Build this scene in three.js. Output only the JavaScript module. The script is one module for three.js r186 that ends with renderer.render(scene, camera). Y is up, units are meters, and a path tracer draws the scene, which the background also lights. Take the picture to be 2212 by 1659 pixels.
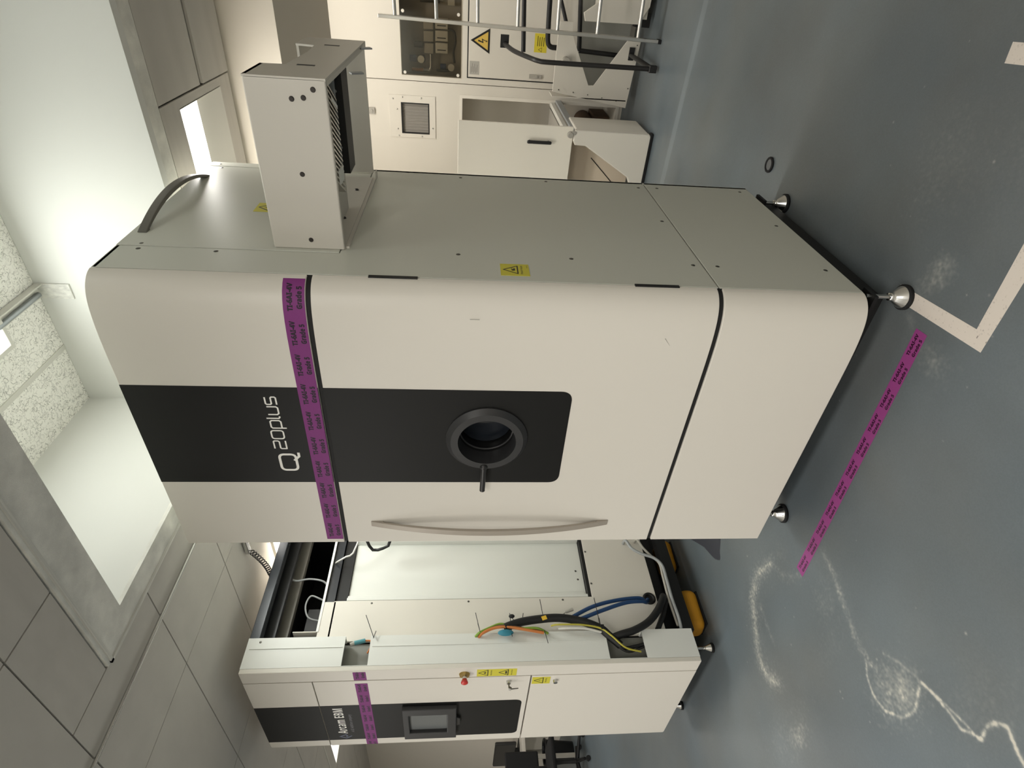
import * as THREE from 'three';
import { RoundedBoxGeometry } from 'three/addons/geometries/RoundedBoxGeometry.js';
import { mergeGeometries, toCreasedNormals } from 'three/addons/utils/BufferGeometryUtils.js';
import { RectAreaLightUniformsLib } from 'three/addons/lights/RectAreaLightUniformsLib.js';
import { Brush, Evaluator, SUBTRACTION } from 'three-bvh-csg';

// ---------------------------------------------------------------- camera, exposure
const scene = new THREE.Scene();
scene.background = new THREE.Color(0x000000);
const renderer = new THREE.WebGLRenderer({ antialias: true });
renderer.toneMapping = THREE.LinearToneMapping;
renderer.toneMappingExposure = 1.16;
renderer.shadowMap.enabled = true;
RectAreaLightUniformsLib.init();
// the phone was held so that the picture lies on its side: the picture's left is the room's up
const camera = new THREE.PerspectiveCamera(2 * Math.atan(829.5 / 1234.08) * 180 / Math.PI, 2212 / 1659, 0.05, 60);
{
  const yaw = 0.653507, pitch = -0.0914592, roll = 0.0168326;
  const w = new THREE.Vector3(-Math.sin(yaw) * Math.cos(pitch), Math.sin(pitch), -Math.cos(yaw) * Math.cos(pitch));
  const r0 = new THREE.Vector3().crossVectors(w, new THREE.Vector3(0, 1, 0)).normalize();
  const u0 = new THREE.Vector3().crossVectors(r0, w);
  const r = r0.clone().multiplyScalar(Math.cos(roll)).addScaledVector(u0, Math.sin(roll));
  camera.position.set(0.96551, 1.73822, 1.87603);
  camera.up.copy(r);
  camera.lookAt(camera.position.clone().add(w));
  camera.updateMatrixWorld();
}
scene.add(camera);

// light levels (radiance of each lamp's diffuser)
const WARM = new THREE.Color(1.0, 0.965, 0.905), COOL = new THREE.Color(0.97, 1.0, 0.96);
const LUM = { room: 16, well: 8.6, well2: 3.2, right: 21, far: 14, passage: 12, gap: 27 };

// ---------------------------------------------------------------- helpers
let seed = 12345;
const rnd = () => { seed = (seed * 1664525 + 1013904223) >>> 0; return seed / 4294967296; };
const used = {};
const numbered = n => { const k = used[n] = (used[n] ?? -1) + 1; return k ? `${n}_${String(k).padStart(3, '0')}` : n; };
const V = (x, y, z) => new THREE.Vector3(x, y, z);
function bx(x0, x1, y0, y1, z0, z1) {
  const g = new THREE.BoxGeometry(Math.abs(x1 - x0), Math.abs(y1 - y0), Math.abs(z1 - z0));
  g.translate((x0 + x1) / 2, (y0 + y1) / 2, (z0 + z1) / 2); return g;
}
function rb(x0, x1, y0, y1, z0, z1, r = 0.004, s = 2) {
  const g = new RoundedBoxGeometry(Math.abs(x1 - x0), Math.abs(y1 - y0), Math.abs(z1 - z0), s, r);
  g.translate((x0 + x1) / 2, (y0 + y1) / 2, (z0 + z1) / 2); return g;
}
const merge = a => mergeGeometries(a.map(g => { const h = g.index ? g.toNonIndexed() : g; for (const k of Object.keys(h.attributes)) if (!['position', 'normal', 'uv'].includes(k)) h.deleteAttribute(k); return h; }));
const shapeOf = pts => new THREE.Shape(pts.map(p => new THREE.Vector2(p[0], p[1])));
function ext(shape, depth, bevel = 0) {
  return new THREE.ExtrudeGeometry(shape, { depth: depth - 2 * bevel, bevelEnabled: bevel > 0, bevelSize: bevel, bevelOffset: -bevel, bevelThickness: bevel, bevelSegments: 2, curveSegments: 24 }).translate(0, 0, bevel);
}
// outline in plan (x, z), pulled up from y0 to y1
function plan(pts, y0, y1, bevel = 0.003) { const g = ext(shapeOf(pts.map(p => [p[0], -p[1]])), y1 - y0, bevel); g.rotateX(-Math.PI / 2); g.translate(0, y0, 0); return g; }
// outline (z, y) on a plane facing +x, from x0 to x1
function sideExt(shape, x0, x1, bevel = 0) { const g = ext(shape, x1 - x0, bevel); const p = g.attributes.position, n = g.attributes.normal; for (let i = 0; i < p.count; i++) { const a = p.getX(i), b = p.getY(i), c = p.getZ(i); p.setXYZ(i, x0 + c, b, a); const e = n.getX(i), f = n.getY(i), h = n.getZ(i); n.setXYZ(i, h, f, e); } flip(g); return g; }
function flip(g) { const keys = Object.keys(g.attributes); for (const k of keys) { const at = g.attributes[k], s = at.itemSize, ar = at.array; for (let t = 0; t < at.count; t += 3) for (let j = 0; j < s; j++) { const q = ar[(t + 1) * s + j]; ar[(t + 1) * s + j] = ar[(t + 2) * s + j]; ar[(t + 2) * s + j] = q; } } return g; }
const frontExt = (shape, z0, z1, bevel = 0) => ext(shape, z1 - z0, bevel).translate(0, 0, z0);
const rectS = (a0, a1, b0, b1) => shapeOf([[a0, b0], [a1, b0], [a1, b1], [a0, b1]]);
const hole = (s, pts) => { s.holes.push(new THREE.Path(pts.map(p => new THREE.Vector2(p[0], p[1])))); return s; };
function tube(pts, r, seg = 40, rad = 10, closed = false) { return new THREE.TubeGeometry(new THREE.CatmullRomCurve3(pts.map(p => V(...p)), closed, 'catmullrom', 0.5), seg, r, rad, closed); }
function poly(pts, r, rad = 10) { // pipe with straight runs and small bends
  const c = new THREE.CurvePath(); for (let i = 0; i < pts.length - 1; i++) c.add(new THREE.LineCurve3(V(...pts[i]), V(...pts[i + 1])));
  return new THREE.TubeGeometry(c, 12 * (pts.length - 1), r, rad);
}
function cyl(a, b, r0, r1 = r0, n = 20) {
  const A = V(...a), B = V(...b), d = B.clone().sub(A), g = new THREE.CylinderGeometry(r1, r0, d.length(), n);
  g.applyQuaternion(new THREE.Quaternion().setFromUnitVectors(V(0, 1, 0), d.clone().normalize())); const m = A.add(B).multiplyScalar(0.5); g.translate(m.x, m.y, m.z); return g;
}
function thing(name, label, category, at = [0, 0, 0], group) {
  const o = new THREE.Group(); o.name = numbered(name); o.position.set(...at); o.userData = { label, category }; if (group) o.userData.group = group; scene.add(o); return o;
}
function struct(name, geos, mat) {
  const m = new THREE.Mesh(Array.isArray(geos) ? merge(geos) : geos, mat); m.name = name; m.userData = { kind: 'structure' }; scene.add(m); return m;
}
// a part given in room coordinates; it is moved into its parent's frame
function part(parent, name, geo, mat, label) {
  const g = Array.isArray(geo) ? merge(geo) : geo;
  let o = parent, x = 0, y = 0, z = 0; while (o && o !== scene) { x += o.position.x; y += o.position.y; z += o.position.z; o = o.parent; }
  if (x || y || z) g.translate(-x, -y, -z);
  const m = new THREE.Mesh(g, mat); m.name = name; if (label) m.userData.label = label; parent.add(m); return m;
}
// copies of one shared geometry at many places
function spots(parent, name, geo, mat, places) { for (const p of places) { const m = new THREE.Mesh(geo, mat); m.name = name; m.position.set(p[0] - parent.position.x, p[1] - parent.position.y, p[2] - parent.position.z); parent.add(m); } }
function solo(name, geo, mat, label, category, group) { const m = new THREE.Mesh(Array.isArray(geo) ? merge(geo) : geo, mat); m.name = numbered(name); m.userData = { label, category }; if (group) m.userData.group = group; scene.add(m); return m; }

// ---------------------------------------------------------------- textures
const canvas = (w, h, f) => { const c = document.createElement('canvas'); c.width = w; c.height = h; f(c.getContext('2d'), w, h); return c; };
function tex(c, color = true, wrap = true) { const t = new THREE.CanvasTexture(c); if (color) t.colorSpace = THREE.SRGBColorSpace; if (wrap) t.wrapS = t.wrapT = THREE.RepeatWrapping; t.magFilter = THREE.LinearFilter; t.anisotropy = 8; return t; }
const hash = (x, y, s) => { let h = (x * 374761393 + y * 668265263 + s * 1442695041) | 0; h = Math.imul(h ^ (h >>> 13), 1274126177); return ((h ^ (h >>> 16)) >>> 0) / 4294967296; };
function vnoise(x, y, s, per) { const xi = Math.floor(x), yi = Math.floor(y), fx = x - xi, fy = y - yi, u = fx * fx * (3 - 2 * fx), v = fy * fy * (3 - 2 * fy); const w = a => per ? ((a % per) + per) % per : a; const a = hash(w(xi), w(yi), s), b = hash(w(xi + 1), w(yi), s), c = hash(w(xi), w(yi + 1), s), d = hash(w(xi + 1), w(yi + 1), s); return a + (b - a) * u + (c - a) * v + (a - b - c + d) * u * v; }
const fbm = (x, y, s, o = 4) => { let v = 0, a = 0.5; for (let i = 0; i < o; i++) { v += a * vnoise(x, y, s + i); x *= 2.03; y *= 2.03; a *= 0.5; } return v / (1 - Math.pow(0.5, o)); };

// epoxy floor, 8.2 m square, 4 mm per pixel, with the powder stains lying on it
const FX0 = -5.2, FZ0 = -5.0, FS = 8.2, FN = 2048;
const floorMap = (() => {
  const N = FN, c = canvas(N, N, () => {}), ctx = c.getContext('2d');
  const img = ctx.createImageData(N, N), dust = new Float32Array(N * N);
  const P = (x, z) => [(x - FX0) / FS * N, (z - FZ0) / FS * N];
  const splat = (px, pz, r, a) => { for (let j = Math.floor(pz - r); j <= pz + r; j++) for (let i = Math.floor(px - r); i <= px + r; i++) { if (i < 0 || j < 0 || i >= N || j >= N) continue; const d = Math.hypot(i - px, j - pz) / r; if (d < 1) { const k = j * N + i; dust[k] = Math.min(1, dust[k] + a * (1 - d)); } } };
  // a trail of settled powder: many small flecks scattered along a line
  const trail = (pts, width, amount, dens) => { for (let s = 0; s < pts.length - 1; s++) { const [x0, z0] = pts[s], [x1, z1] = pts[s + 1], L = Math.hypot(x1 - x0, z1 - z0), n = Math.ceil(L * dens); for (let i = 0; i < n; i++) { const t = rnd(), g = (rnd() + rnd() + rnd() - 1.5) * width, h = (rnd() + rnd() + rnd() - 1.5) * width; const [a, b] = P(x0 + (x1 - x0) * t + g, z0 + (z1 - z0) * t + h); splat(a, b, 0.9 + rnd() * 1.8, amount * (0.3 + rnd())); } } };
  const blot = (x, z, rx, rz, n, amount) => { for (let i = 0; i < n; i++) { const q = () => (rnd() + rnd() + rnd() + rnd() - 2) * 1.3; const [px, pz] = P(x + q() * rx, z + q() * rz); splat(px, pz, 1 + rnd() * 2, amount * rnd()); } };
  const A = [[-1.644, .06], [-1.821, .013], [-1.971, .068], [-2.051, .167], [-2.15, .282], [-2.181, .373], [-2.144, .468], [-2.062, .519]];
  trail(A, .05, .13, 3000); trail(A, .014, .10, 900); trail([[-1.922, .128], [-1.954, .251], [-1.956, .357]], .018, .09, 800); trail([[-1.644, .06], [-1.604, .175], [-1.459, .272]], .03, .08, 1100);
  trail(A, .11, .035, 3500);
  trail([[-1.5, .1], [-1.644, .06]], .05, .05, 1200);
  const B = [[-1.22, .294], [-1.232, .413], [-1.263, .5], [-1.293, .584], [-1.324, .685], [-1.324, .776], [-1.301, .827]];
  trail(B, .09, .02, 1800); trail(B, .02, .12, 1100); trail(B, .035, .03, 900);
  const C = [[-1.338, .77], [-1.378, .809], [-1.402, .874], [-1.385, .944], [-1.304, 1.004], [-1.224, 1.012], [-1.127, .963]];
  trail(C, .006, .16, 900); trail([[-1.217, .792], [-1.161, .858], [-1.126, .92], [-1.11, .957]], .006, .1, 700); trail([[-1.186, .909], [-1.259, .937], [-1.252, .992]], .03, .06, 1200);
  blot(-1.28, .915, .1, .07, 1800, .13); blot(-1.2, .95, .06, .05, 500, .14);
  const D = [[-1.11, .957], [-1.085, 1.023], [-1.068, 1.085], [-1.062, 1.14], [-1.026, 1.169], [-1.009, 1.192], [-.954, 1.176], [-.907, 1.181], [-.877, 1.207], [-.897, 1.252], [-.911, 1.304], [-.93, 1.4]];
  trail(D, .005, .2, 1000); trail(D.slice(6), .012, .1, 1200); trail([[-1.11, .957], [-1.063, 1.057], [-1.03, 1.138], [-1.016, 1.183]], .004, .13, 900);
  blot(-.93, 1.12, .12, .08, 700, .06); blot(-2.2, .72, .2, .07, 900, .08); blot(-2.1, .76, .07, .04, 500, .12);
  blot(-1.4, .46, .06, .06, 400, .08); blot(-1.52, .61, .1, .05, 400, .05);
  trail([[.008, .027], [.099, .051], [.16, .081]], .05, .06, 2500); blot(.14, .08, .05, .04, 500, .1); blot(-.14, .25, .04, .06, 500, .08); trail([[-.05, .015], [-.074, .063], [-.147, .179]], .025, .04, 1200);
  blot(.45, -.15, .16, .1, 1500, .05); blot(.55, .1, .15, .1, 900, .04);
  for (let i = 0; i < 60; i++) { const [a, b] = P(-2.5 + rnd() * 3.4, -1 + rnd() * 2.4); splat(a, b, 1 + rnd(), .3 + .4 * rnd()); }
  // worn pale walkway line at the far side
  const line = [[.763, -2.996], [.647, -3.033], [.043, -3.051], [-.563, -3.093], [-2, -3.15]];
  const dark = shapePts => shapePts;
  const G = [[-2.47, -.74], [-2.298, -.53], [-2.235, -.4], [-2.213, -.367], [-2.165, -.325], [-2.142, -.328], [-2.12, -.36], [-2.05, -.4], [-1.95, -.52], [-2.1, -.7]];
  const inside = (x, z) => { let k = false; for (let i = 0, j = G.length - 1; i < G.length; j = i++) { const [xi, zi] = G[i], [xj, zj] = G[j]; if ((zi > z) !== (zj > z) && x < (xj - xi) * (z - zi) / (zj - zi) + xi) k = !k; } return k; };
  for (let j = 0; j < N; j++) for (let i = 0; i < N; i++) {
    const x = FX0 + i / N * FS, z = FZ0 + j / N * FS;
    const big = fbm(x * 1.1 + 9, z * 1.1 + 3, 5, 4), mid = fbm(x * 4, z * 4, 21, 4), fine = hash(i, j, 7);
    let k = 1 + (big - 0.5) * 0.20 + (mid - 0.5) * 0.10 + (fine - 0.5) * 0.05;
    const warm = (fbm(x * 1.7 + 40, z * 1.7, 33, 3) - 0.5) * 9;
    let R = 98 * k + warm, Gc = 106 * k, Bc = 110 * k - warm;
    const zl = -3.02 - 0.055 * (0.763 - x) * 0.9; if (Math.abs(z - zl) < .05 && x > -4) { const m = 0.35 * (0.6 + 0.4 * mid); R += (150 - R) * m; Gc += (160 - Gc) * m; Bc += (165 - Bc) * m; }
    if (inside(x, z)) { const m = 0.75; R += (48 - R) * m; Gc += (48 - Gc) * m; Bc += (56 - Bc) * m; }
    const d = Math.min(1, dust[j * N + i] * (0.5 + fbm(x * 30, z * 30, 51, 2)));
    R += (196 - R) * d; Gc += (192 - Gc) * d; Bc += (180 - Bc) * d;
    const q = (j * N + i) * 4; img.data[q] = R; img.data[q + 1] = Gc; img.data[q + 2] = Bc; img.data[q + 3] = 255;
  }
  ctx.putImageData(img, 0, 0);
  const t = tex(c); t.wrapS = t.wrapT = THREE.MirroredRepeatWrapping; t.flipY = false; return t;
})();

// acoustic tile: many short curved fissures
const fissure = tex(canvas(1024, 1024, (g, w, h) => {
  g.fillStyle = '#f6f4ee'; g.fillRect(0, 0, w, h);
  for (let i = 0; i < 7000; i++) { const x = rnd() * w, y = rnd() * h, a = rnd() * 6.28, l = 5 + rnd() * 13; const s = 150 + rnd() * 70; g.strokeStyle = `rgba(${s},${s - 2},${s - 8},${0.35 + rnd() * 0.4})`; g.lineWidth = 1.2 + rnd() * 2.2; for (const ox of [0, -w, w]) { g.beginPath(); g.moveTo(x + ox, y); g.quadraticCurveTo(x + ox + Math.cos(a) * l, y + Math.sin(a) * l, x + ox + Math.cos(a + 0.9) * l * 1.5, y + Math.sin(a + 0.9) * l * 1.5); g.stroke(); } }
  for (let i = 0; i < 2500; i++) { g.fillStyle = `rgba(95,92,88,${0.2 + rnd() * 0.4})`; g.beginPath(); g.arc(rnd() * w, rnd() * h, 0.8 + rnd() * 2, 0, 7); g.fill(); }
}));
fissure.repeat.set(1 / 1.25, 1 / 1.25);
const grainMap = (r, g, b, amp, freq, s, n = 512) => { const c = canvas(n, n, () => {}), x = c.getContext('2d'), im = x.createImageData(n, n); for (let j = 0; j < n; j++) for (let i = 0; i < n; i++) { let v = 0, a = .5, f = freq; for (let o = 0; o < 4; o++) { v += a * vnoise(i / n * f, j / n * f, s + o, f); f *= 2; a *= .5; } const k = 1 + (v - .47) * amp + (hash(i, j, s) - .5) * amp * .25, q = (j * n + i) * 4; im.data[q] = r * k; im.data[q + 1] = g * k; im.data[q + 2] = b * k; im.data[q + 3] = 255; } x.putImageData(im, 0, 0); return tex(c); };
const plasterMap = grainMap(232, 231, 224, 0.22, 8, 90);
const tileMap = grainMap(200, 196, 189, 0.05, 6, 120);

const lineMap = tex(canvas(512, 512, (g, w, h) => { g.fillStyle = '#d6cdc3'; g.fillRect(0, 0, w, h); for (let i = 0; i < 900; i++) { g.fillStyle = `rgba(120,110,104,${.05 + rnd() * .16})`; g.beginPath(); g.arc(rnd() * w, rnd() * h, .6 + rnd() * 3, 0, 7); g.fill(); } for (let i = 0; i < 14; i++) { g.fillStyle = 'rgba(70,62,58,.5)'; g.fillRect(rnd() * w, rnd() * h, 4 + rnd() * 9, 3 + rnd() * 4); } }));
lineMap.repeat.set(2.2, 2.2);
// purple marking tape, one printed unit
const TU = 0.1405;
function tapeCanvas(fade) {
  return tex(canvas(720, 400, (g, w, h) => {
    g.fillStyle = fade ? '#8f3d7c' : '#7d2b76'; g.fillRect(0, 0, w, h);
    for (let i = 0; i < 1500; i++) { g.fillStyle = `rgba(${rnd() < .5 ? '70,20,70' : '190,110,180'},${0.03 + rnd() * .05})`; g.fillRect(rnd() * w, rnd() * h, 2 + rnd() * 30, 1 + rnd() * 3); }
    g.fillStyle = fade ? '#330a28' : '#18041c'; g.textBaseline = 'alphabetic'; g.textAlign = 'left';
    const put = (s, x, y, px, wid) => { g.save(); g.font = `bold ${px}px sans-serif`; const m = g.measureText(s).width; g.translate(x, y); g.scale(wid / m, 1); g.strokeStyle = g.fillStyle; g.lineWidth = 9; g.lineJoin = 'round'; g.strokeText(s, 0, 0); g.fillText(s, 0, 0); g.restore(); };
    put('TI-6AI-4V', 100, 172, 130, 520); put('Grade 5', 140, 345, 130, 425);
  }));
}
const tapeMap = tapeCanvas(false), tapeMapFloor = tapeCanvas(true);

// ---------------------------------------------------------------- materials
const std = (c, rough = 0.6, metal = 0, o = {}) => new THREE.MeshStandardMaterial({ color: new THREE.Color(c), roughness: rough, metalness: metal, ...o });
const M = {
  paint: std('#dcd7cd', 0.42), paintCool: std('#e2e3de', 0.42), paintBack: std('#d8d3c8', 0.4),
  side: std('#c9cabf', 0.42), duct: std('#cfcac0', 0.45),
  stripe: new THREE.MeshPhysicalMaterial({ color: '#151514', roughness: .5, specularIntensity: .45 }), blackPlastic: std('#1d1c1c', 0.42), ring: std('#2c2c2d', 0.45), black: std('#0c0c0d', 0.55), gasket: std('#0b0b0b', 0.7),
  frame: std('#17181a', 0.4), frameGloss: std('#2c3036', 0.25), handle: std('#a59c90', 0.4, 0.15), handleDark: std('#6f6c65', 0.42, 0.2),
  steel: std('#c9c9c6', 0.22, 1), screw: std('#6f6d68', 0.35, 1), screwDark: std('#3a3633', 0.45, 0.6), alu: std('#d2d0cb', 0.28, 1), rubber: std('#0e0e10', 0.8),
  ceilTile: std('#ffffff', 0.85, 0, { map: tileMap }), ceilBack: std('#b9b5ac', 0.9), wall: std('#e4ded3', 0.75), wellWall: std('#e4e4df', 0.8), plaster: std('#ffffff', 0.85, 0, { map: plasterMap, bumpMap: plasterMap, bumpScale: 0.004 }),
  fissure: std('#ffffff', 0.95, 0, { map: fissure }), tbar: std('#d6d4cc', 0.6), channel: std('#9ea3a6', 0.35, 0.8),
  bulk: std('#d3cbbe', 0.8),
  blue: std('#1c3f6b', 0.4), greyHose: std('#9da0a1', 0.45), whiteCable: std('#d8d6cf', 0.5), greenYellow: std('#7c9a35', 0.5), orange: std('#c5763a', 0.5), yellowWire: std('#b3a93f', 0.5), teal: std('#2f7f94', 0.5), tealPlug: std('#4f8f97', 0.45),
  red: std('#c2352f', 0.35), gold: std('#b59a5c', 0.35, 0.7), yellowTag: std('#e3b93a', 0.5), ochre: std('#c98f1f', 0.7),
  screen: std('#6d7070', 0.22), tint: new THREE.MeshPhysicalMaterial({ color: '#d4d0c8', roughness: 0.06, transmission: 1, thickness: 0, ior: 1.45 }),
  tape: std('#ffffff', 0.62, 0, { map: tapeMap }), tapeFloor: std('#ffffff', 0.5, 0, { map: tapeMapFloor }),
  floorLine: std('#ffffff', 0.6, 0, { map: lineMap }), filter: std('#8d8982', 0.8), inner: std('#8f8f88', 0.5), tray: std('#dfe0da', 0.4),
  brown: std('#5a4636', 0.7), floor: std('#ffffff', 0.38, 0, { map: floorMap }),
  manifoldGrey: std('#b9b5ac', 0.5), manifoldDark: std('#3b3935', 0.5), blueKnob: std('#2d3f66', 0.45), brass: std('#b98a52', 0.35, 0.8), gaugeFace: std('#e6e3da', 0.4),
  grime: std('#e2ddd2', 0.5), labelGrey: std('#a9a59c', 0.6), beige: std('#d8c9b4', 0.7),
};
const glow = (c, k) => new THREE.MeshStandardMaterial({ color: '#ffffff', emissive: c, emissiveIntensity: k, roughness: 0.6 });

// ---------------------------------------------------------------- warning stickers
function warnTex(w, h, draw) { return std('#ffffff', 0.5, 0, { map: tex(canvas(w, h, draw), true, false) }); }
function triangle(g, x, y, s, lw) { g.lineWidth = lw; g.lineJoin = 'round'; g.strokeStyle = '#1a1710'; g.beginPath(); g.moveTo(x, y); g.lineTo(x + s / 2, y + s * .87); g.lineTo(x - s / 2, y + s * .87); g.closePath(); g.stroke(); }
const bolt = (g, x, y, s) => { g.fillStyle = '#1a1710'; g.beginPath(); g.moveTo(x + .08 * s, y); g.lineTo(x - .12 * s, y + .42 * s); g.lineTo(x + .03 * s, y + .38 * s); g.lineTo(x - .04 * s, y + .8 * s); g.lineTo(x + .14 * s, y + .3 * s); g.lineTo(x, y + .34 * s); g.closePath(); g.fill(); };
const hand = (g, x, y, s) => { g.fillStyle = '#1a1710'; g.beginPath(); g.arc(x - .05 * s, y, .14 * s, 0, 7); g.fill(); g.fillRect(x - .16 * s, y + .08 * s, .4 * s, .07 * s); g.beginPath(); g.arc(x + .14 * s, y - .04 * s, .1 * s, 0, 7); g.lineWidth = .045 * s; g.stroke(); };
const yel = '#cdc43c';
const stPinch = warnTex(256, 300, (g, w, h) => { g.fillStyle = yel; g.fillRect(0, 0, w, h); triangle(g, 128, 30, 170, 13); hand(g, 130, 132, 130); g.fillStyle = '#2a2615'; g.font = 'bold 34px sans-serif'; g.textAlign = 'center'; g.fillText('Pinch Point', 128, 232, 220); g.font = '16px sans-serif'; g.fillText('keep clear', 200, 285, 60); });
const stDouble = warnTex(200, 600, (g, w, h) => { g.fillStyle = yel; g.fillRect(0, 0, w, h); triangle(g, 100, 25, 160, 13); hand(g, 100, 120, 110); triangle(g, 100, 330, 160, 13); g.strokeRect(68, 432, 64, 14); g.fillStyle = '#2a2615'; g.font = 'bold 30px sans-serif'; g.textAlign = 'center'; g.fillText('Pinch Point', 100, 226, 150); g.fillText('Hot surface', 100, 534, 150); });
const stSingle = warnTex(200, 280, (g, w, h) => { g.fillStyle = yel; g.fillRect(0, 0, w, h); triangle(g, 100, 30, 160, 13); bolt(g, 100, 75, 110); g.fillStyle = '#2a2615'; g.font = 'bold 30px sans-serif'; g.textAlign = 'center'; g.fillText('Warning', 100, 224, 140); });
const stNote = warnTex(360, 260, (g, w, h) => { g.fillStyle = '#d9c83a'; g.fillRect(0, 0, w, h); g.save(); g.translate(0, 70); triangle(g, 55, 20, 80, 7); g.restore(); g.fillStyle = '#3a3418'; for (let i = 0; i < 4; i++) { g.fillRect(120, 60 + i * 42, 150 + rnd() * 70, 14); } });
const stGrey = warnTex(160, 220, (g, w, h) => { g.fillStyle = '#aaa79f'; g.fillRect(0, 0, w, h); g.fillStyle = '#77736b'; for (let i = 0; i < 6; i++) g.fillRect(20 + (i % 2) * 10, 30 + i * 28, 60 + rnd() * 50, 8); });
const uvBox = (g, a, a0, a1, b, b0, b1) => { const p = g.attributes.position, u = g.attributes.uv; const get = (i, k) => k === 'x' ? p.getX(i) : k === 'y' ? p.getY(i) : p.getZ(i); for (let i = 0; i < p.count; i++) u.setXY(i, (get(i, a) - a0) / (a1 - a0), (get(i, b) - b0) / (b1 - b0)); return g; };

// ================================================================ THE ROOM
function metres(g, k = 1) { const p = g.attributes.position, n = g.attributes.normal, u = g.attributes.uv; for (let i = 0; i < p.count; i++) { const a = Math.abs(n.getX(i)), b = Math.abs(n.getY(i)); if (b > .7) u.setXY(i, p.getX(i) * k, p.getZ(i) * k); else if (a > .7) u.setXY(i, p.getZ(i) * k, p.getY(i) * k); else u.setXY(i, p.getX(i) * k, p.getY(i) * k); } return g; }
const CEIL = 3.127, UP = 3.91;
{
  const g = bx(-12, 3.6, -0.1, 0, -5.6, 6.2), p = g.attributes.position, u = g.attributes.uv;
  for (let i = 0; i < p.count; i++) u.setXY(i, (p.getX(i) - FX0) / FS, (p.getZ(i) - FZ0) / FS);
  struct('floor', g, M.floor);
}
struct('wall_left', bx(-12.1, -12, 0, 3.4, -2.05, 6.2), M.wall);
struct('wall_right', bx(3.6, 3.7, 0, 4.1, -5.6, 6.2), M.wall);
struct('wall_front', bx(-12, 3.6, 0, 3.4, 6.2, 6.3), M.wall);
struct('wall_back', bx(-1.7, 3.6, 0, 3.4, -5.7, -5.6), M.wall);
struct('wall_back_left', bx(-12, -1.6, 0, 3.4, -2.05, -1.95), M.wall);
struct('wall_passage', bx(-1.7, -1.6, 0, 3.4, -5.6, -2.05), M.wall);
// the beam across the room behind the printer
struct('trim_1', bx(-1.6, 3.6, 2.815, 3.5, -3.55, -2.03), M.bulk);
// ceiling: backing with the opening of the raised bay, then each tile
const OX0 = -1.31, OX1 = 2.3, OZ0 = -0.893, OZ1 = 0.48;
const ceiling = struct('ceiling', [bx(-12, OX0 - .02, CEIL + .05, 3.3, -2.03, 6.2), bx(OX1 + .02, 3.6, CEIL + .05, 3.3, -2.03, 6.2), bx(OX0 - .02, OX1 + .02, CEIL + .05, 3.3, OZ1 + .02, 6.2), bx(-12, 3.6, 3.5, 3.6, -5.6, -3.55), bx(-12, OX0 - .3, 3.3, 3.35, -2.05, 6.2), bx(OX0 - .02, OX1 + .02, 3.2, 3.3, -2.03, OZ0 - .06)], M.ceilBack);
{
  const clipRects = (x0, x1, z0, z1) => {
    const RX0 = -1.435, RX1 = 2.42, RZ0 = -0.893, RZ1 = 0.66;
    if (x1 <= RX0 || x0 >= RX1 || z1 <= RZ0 || z0 >= RZ1) return [[x0, x1, z0, z1]];
    const out = []; if (x0 < RX0) out.push([x0, RX0, z0, z1]); if (x1 > RX1) out.push([RX1, x1, z0, z1]);
    const a = Math.max(x0, RX0), b = Math.min(x1, RX1); if (z1 > RZ1) out.push([a, b, RZ1, z1]); return out.filter(r => r[1] - r[0] > .03 && r[3] - r[2] > .03);
  };
  for (let i = -8; i <= 3; i++) for (let k = -4; k <= 9; k++) {
    const x0 = -0.9 + 1.2 * i, x1 = x0 + 1.2, z0 = 0.307 + 0.6 * k, z1 = Math.min(z0 + 0.6, 6.2);
    if (x0 > 3.5 || z1 - z0 < .1) continue;
    if (x0 > -1 && k <= -3) continue;                                   // lamp unit and the plates beside it
    if (i === -1 && k <= -3) continue;
    if (LAMPCELLS().some(([a, b]) => a === i && b === k)) continue;
    for (const [a, b, c, d] of clipRects(Math.max(x0, -12), Math.min(x1, 3.6), Math.max(z0, -2.03), z1)) part(ceiling, 'ceiling_tile', bx(a + .0035, b - .0035, CEIL, CEIL + .012, c + .0035, d - .0035), M.ceilTile);
  }
  function LAMPCELLS() { return [[-1, -2], [2, 5], [-2, -3], [-5, -3], [-2, 3], [1, 3], [-4, 3], [-6, 3], [-1, 6], [1, 6], [-3, 6], [-6, 6]]; }
  // the cut tiles around the small lamp over the gap
  for (const [a, b, c, d] of [[-2.0965, -1.955, -.8895, -.2965], [-1.465, -1.4385, -.8895, -.2965], [-1.955, -1.465, -.415, -.2965], [-1.955, -1.465, -.8895, -.875]]) part(ceiling, 'ceiling_tile', bx(a, b, CEIL, CEIL + .012, c, d), M.ceilTile);
  // plates around the lamp behind the printer
  part(ceiling, 'ceiling_tile', metres(bx(-2.1, 3.6, CEIL, CEIL + .012, -1.05, -.945), 1.6), M.plaster);
  part(ceiling, 'ceiling_tile', bx(.28, 3.6, CEIL, CEIL + .012, -1.57, -1.056), M.ceilTile);
  part(ceiling, 'ceiling_tile', bx(.28, 3.6, CEIL - .004, CEIL + .012, -2.0, -1.605), M.ceilTile);
  part(ceiling, 'ceiling_tile', bx(-2.1, -1.2, CEIL, CEIL + .012, -2.0, -1.056), M.ceilTile);
}
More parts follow.
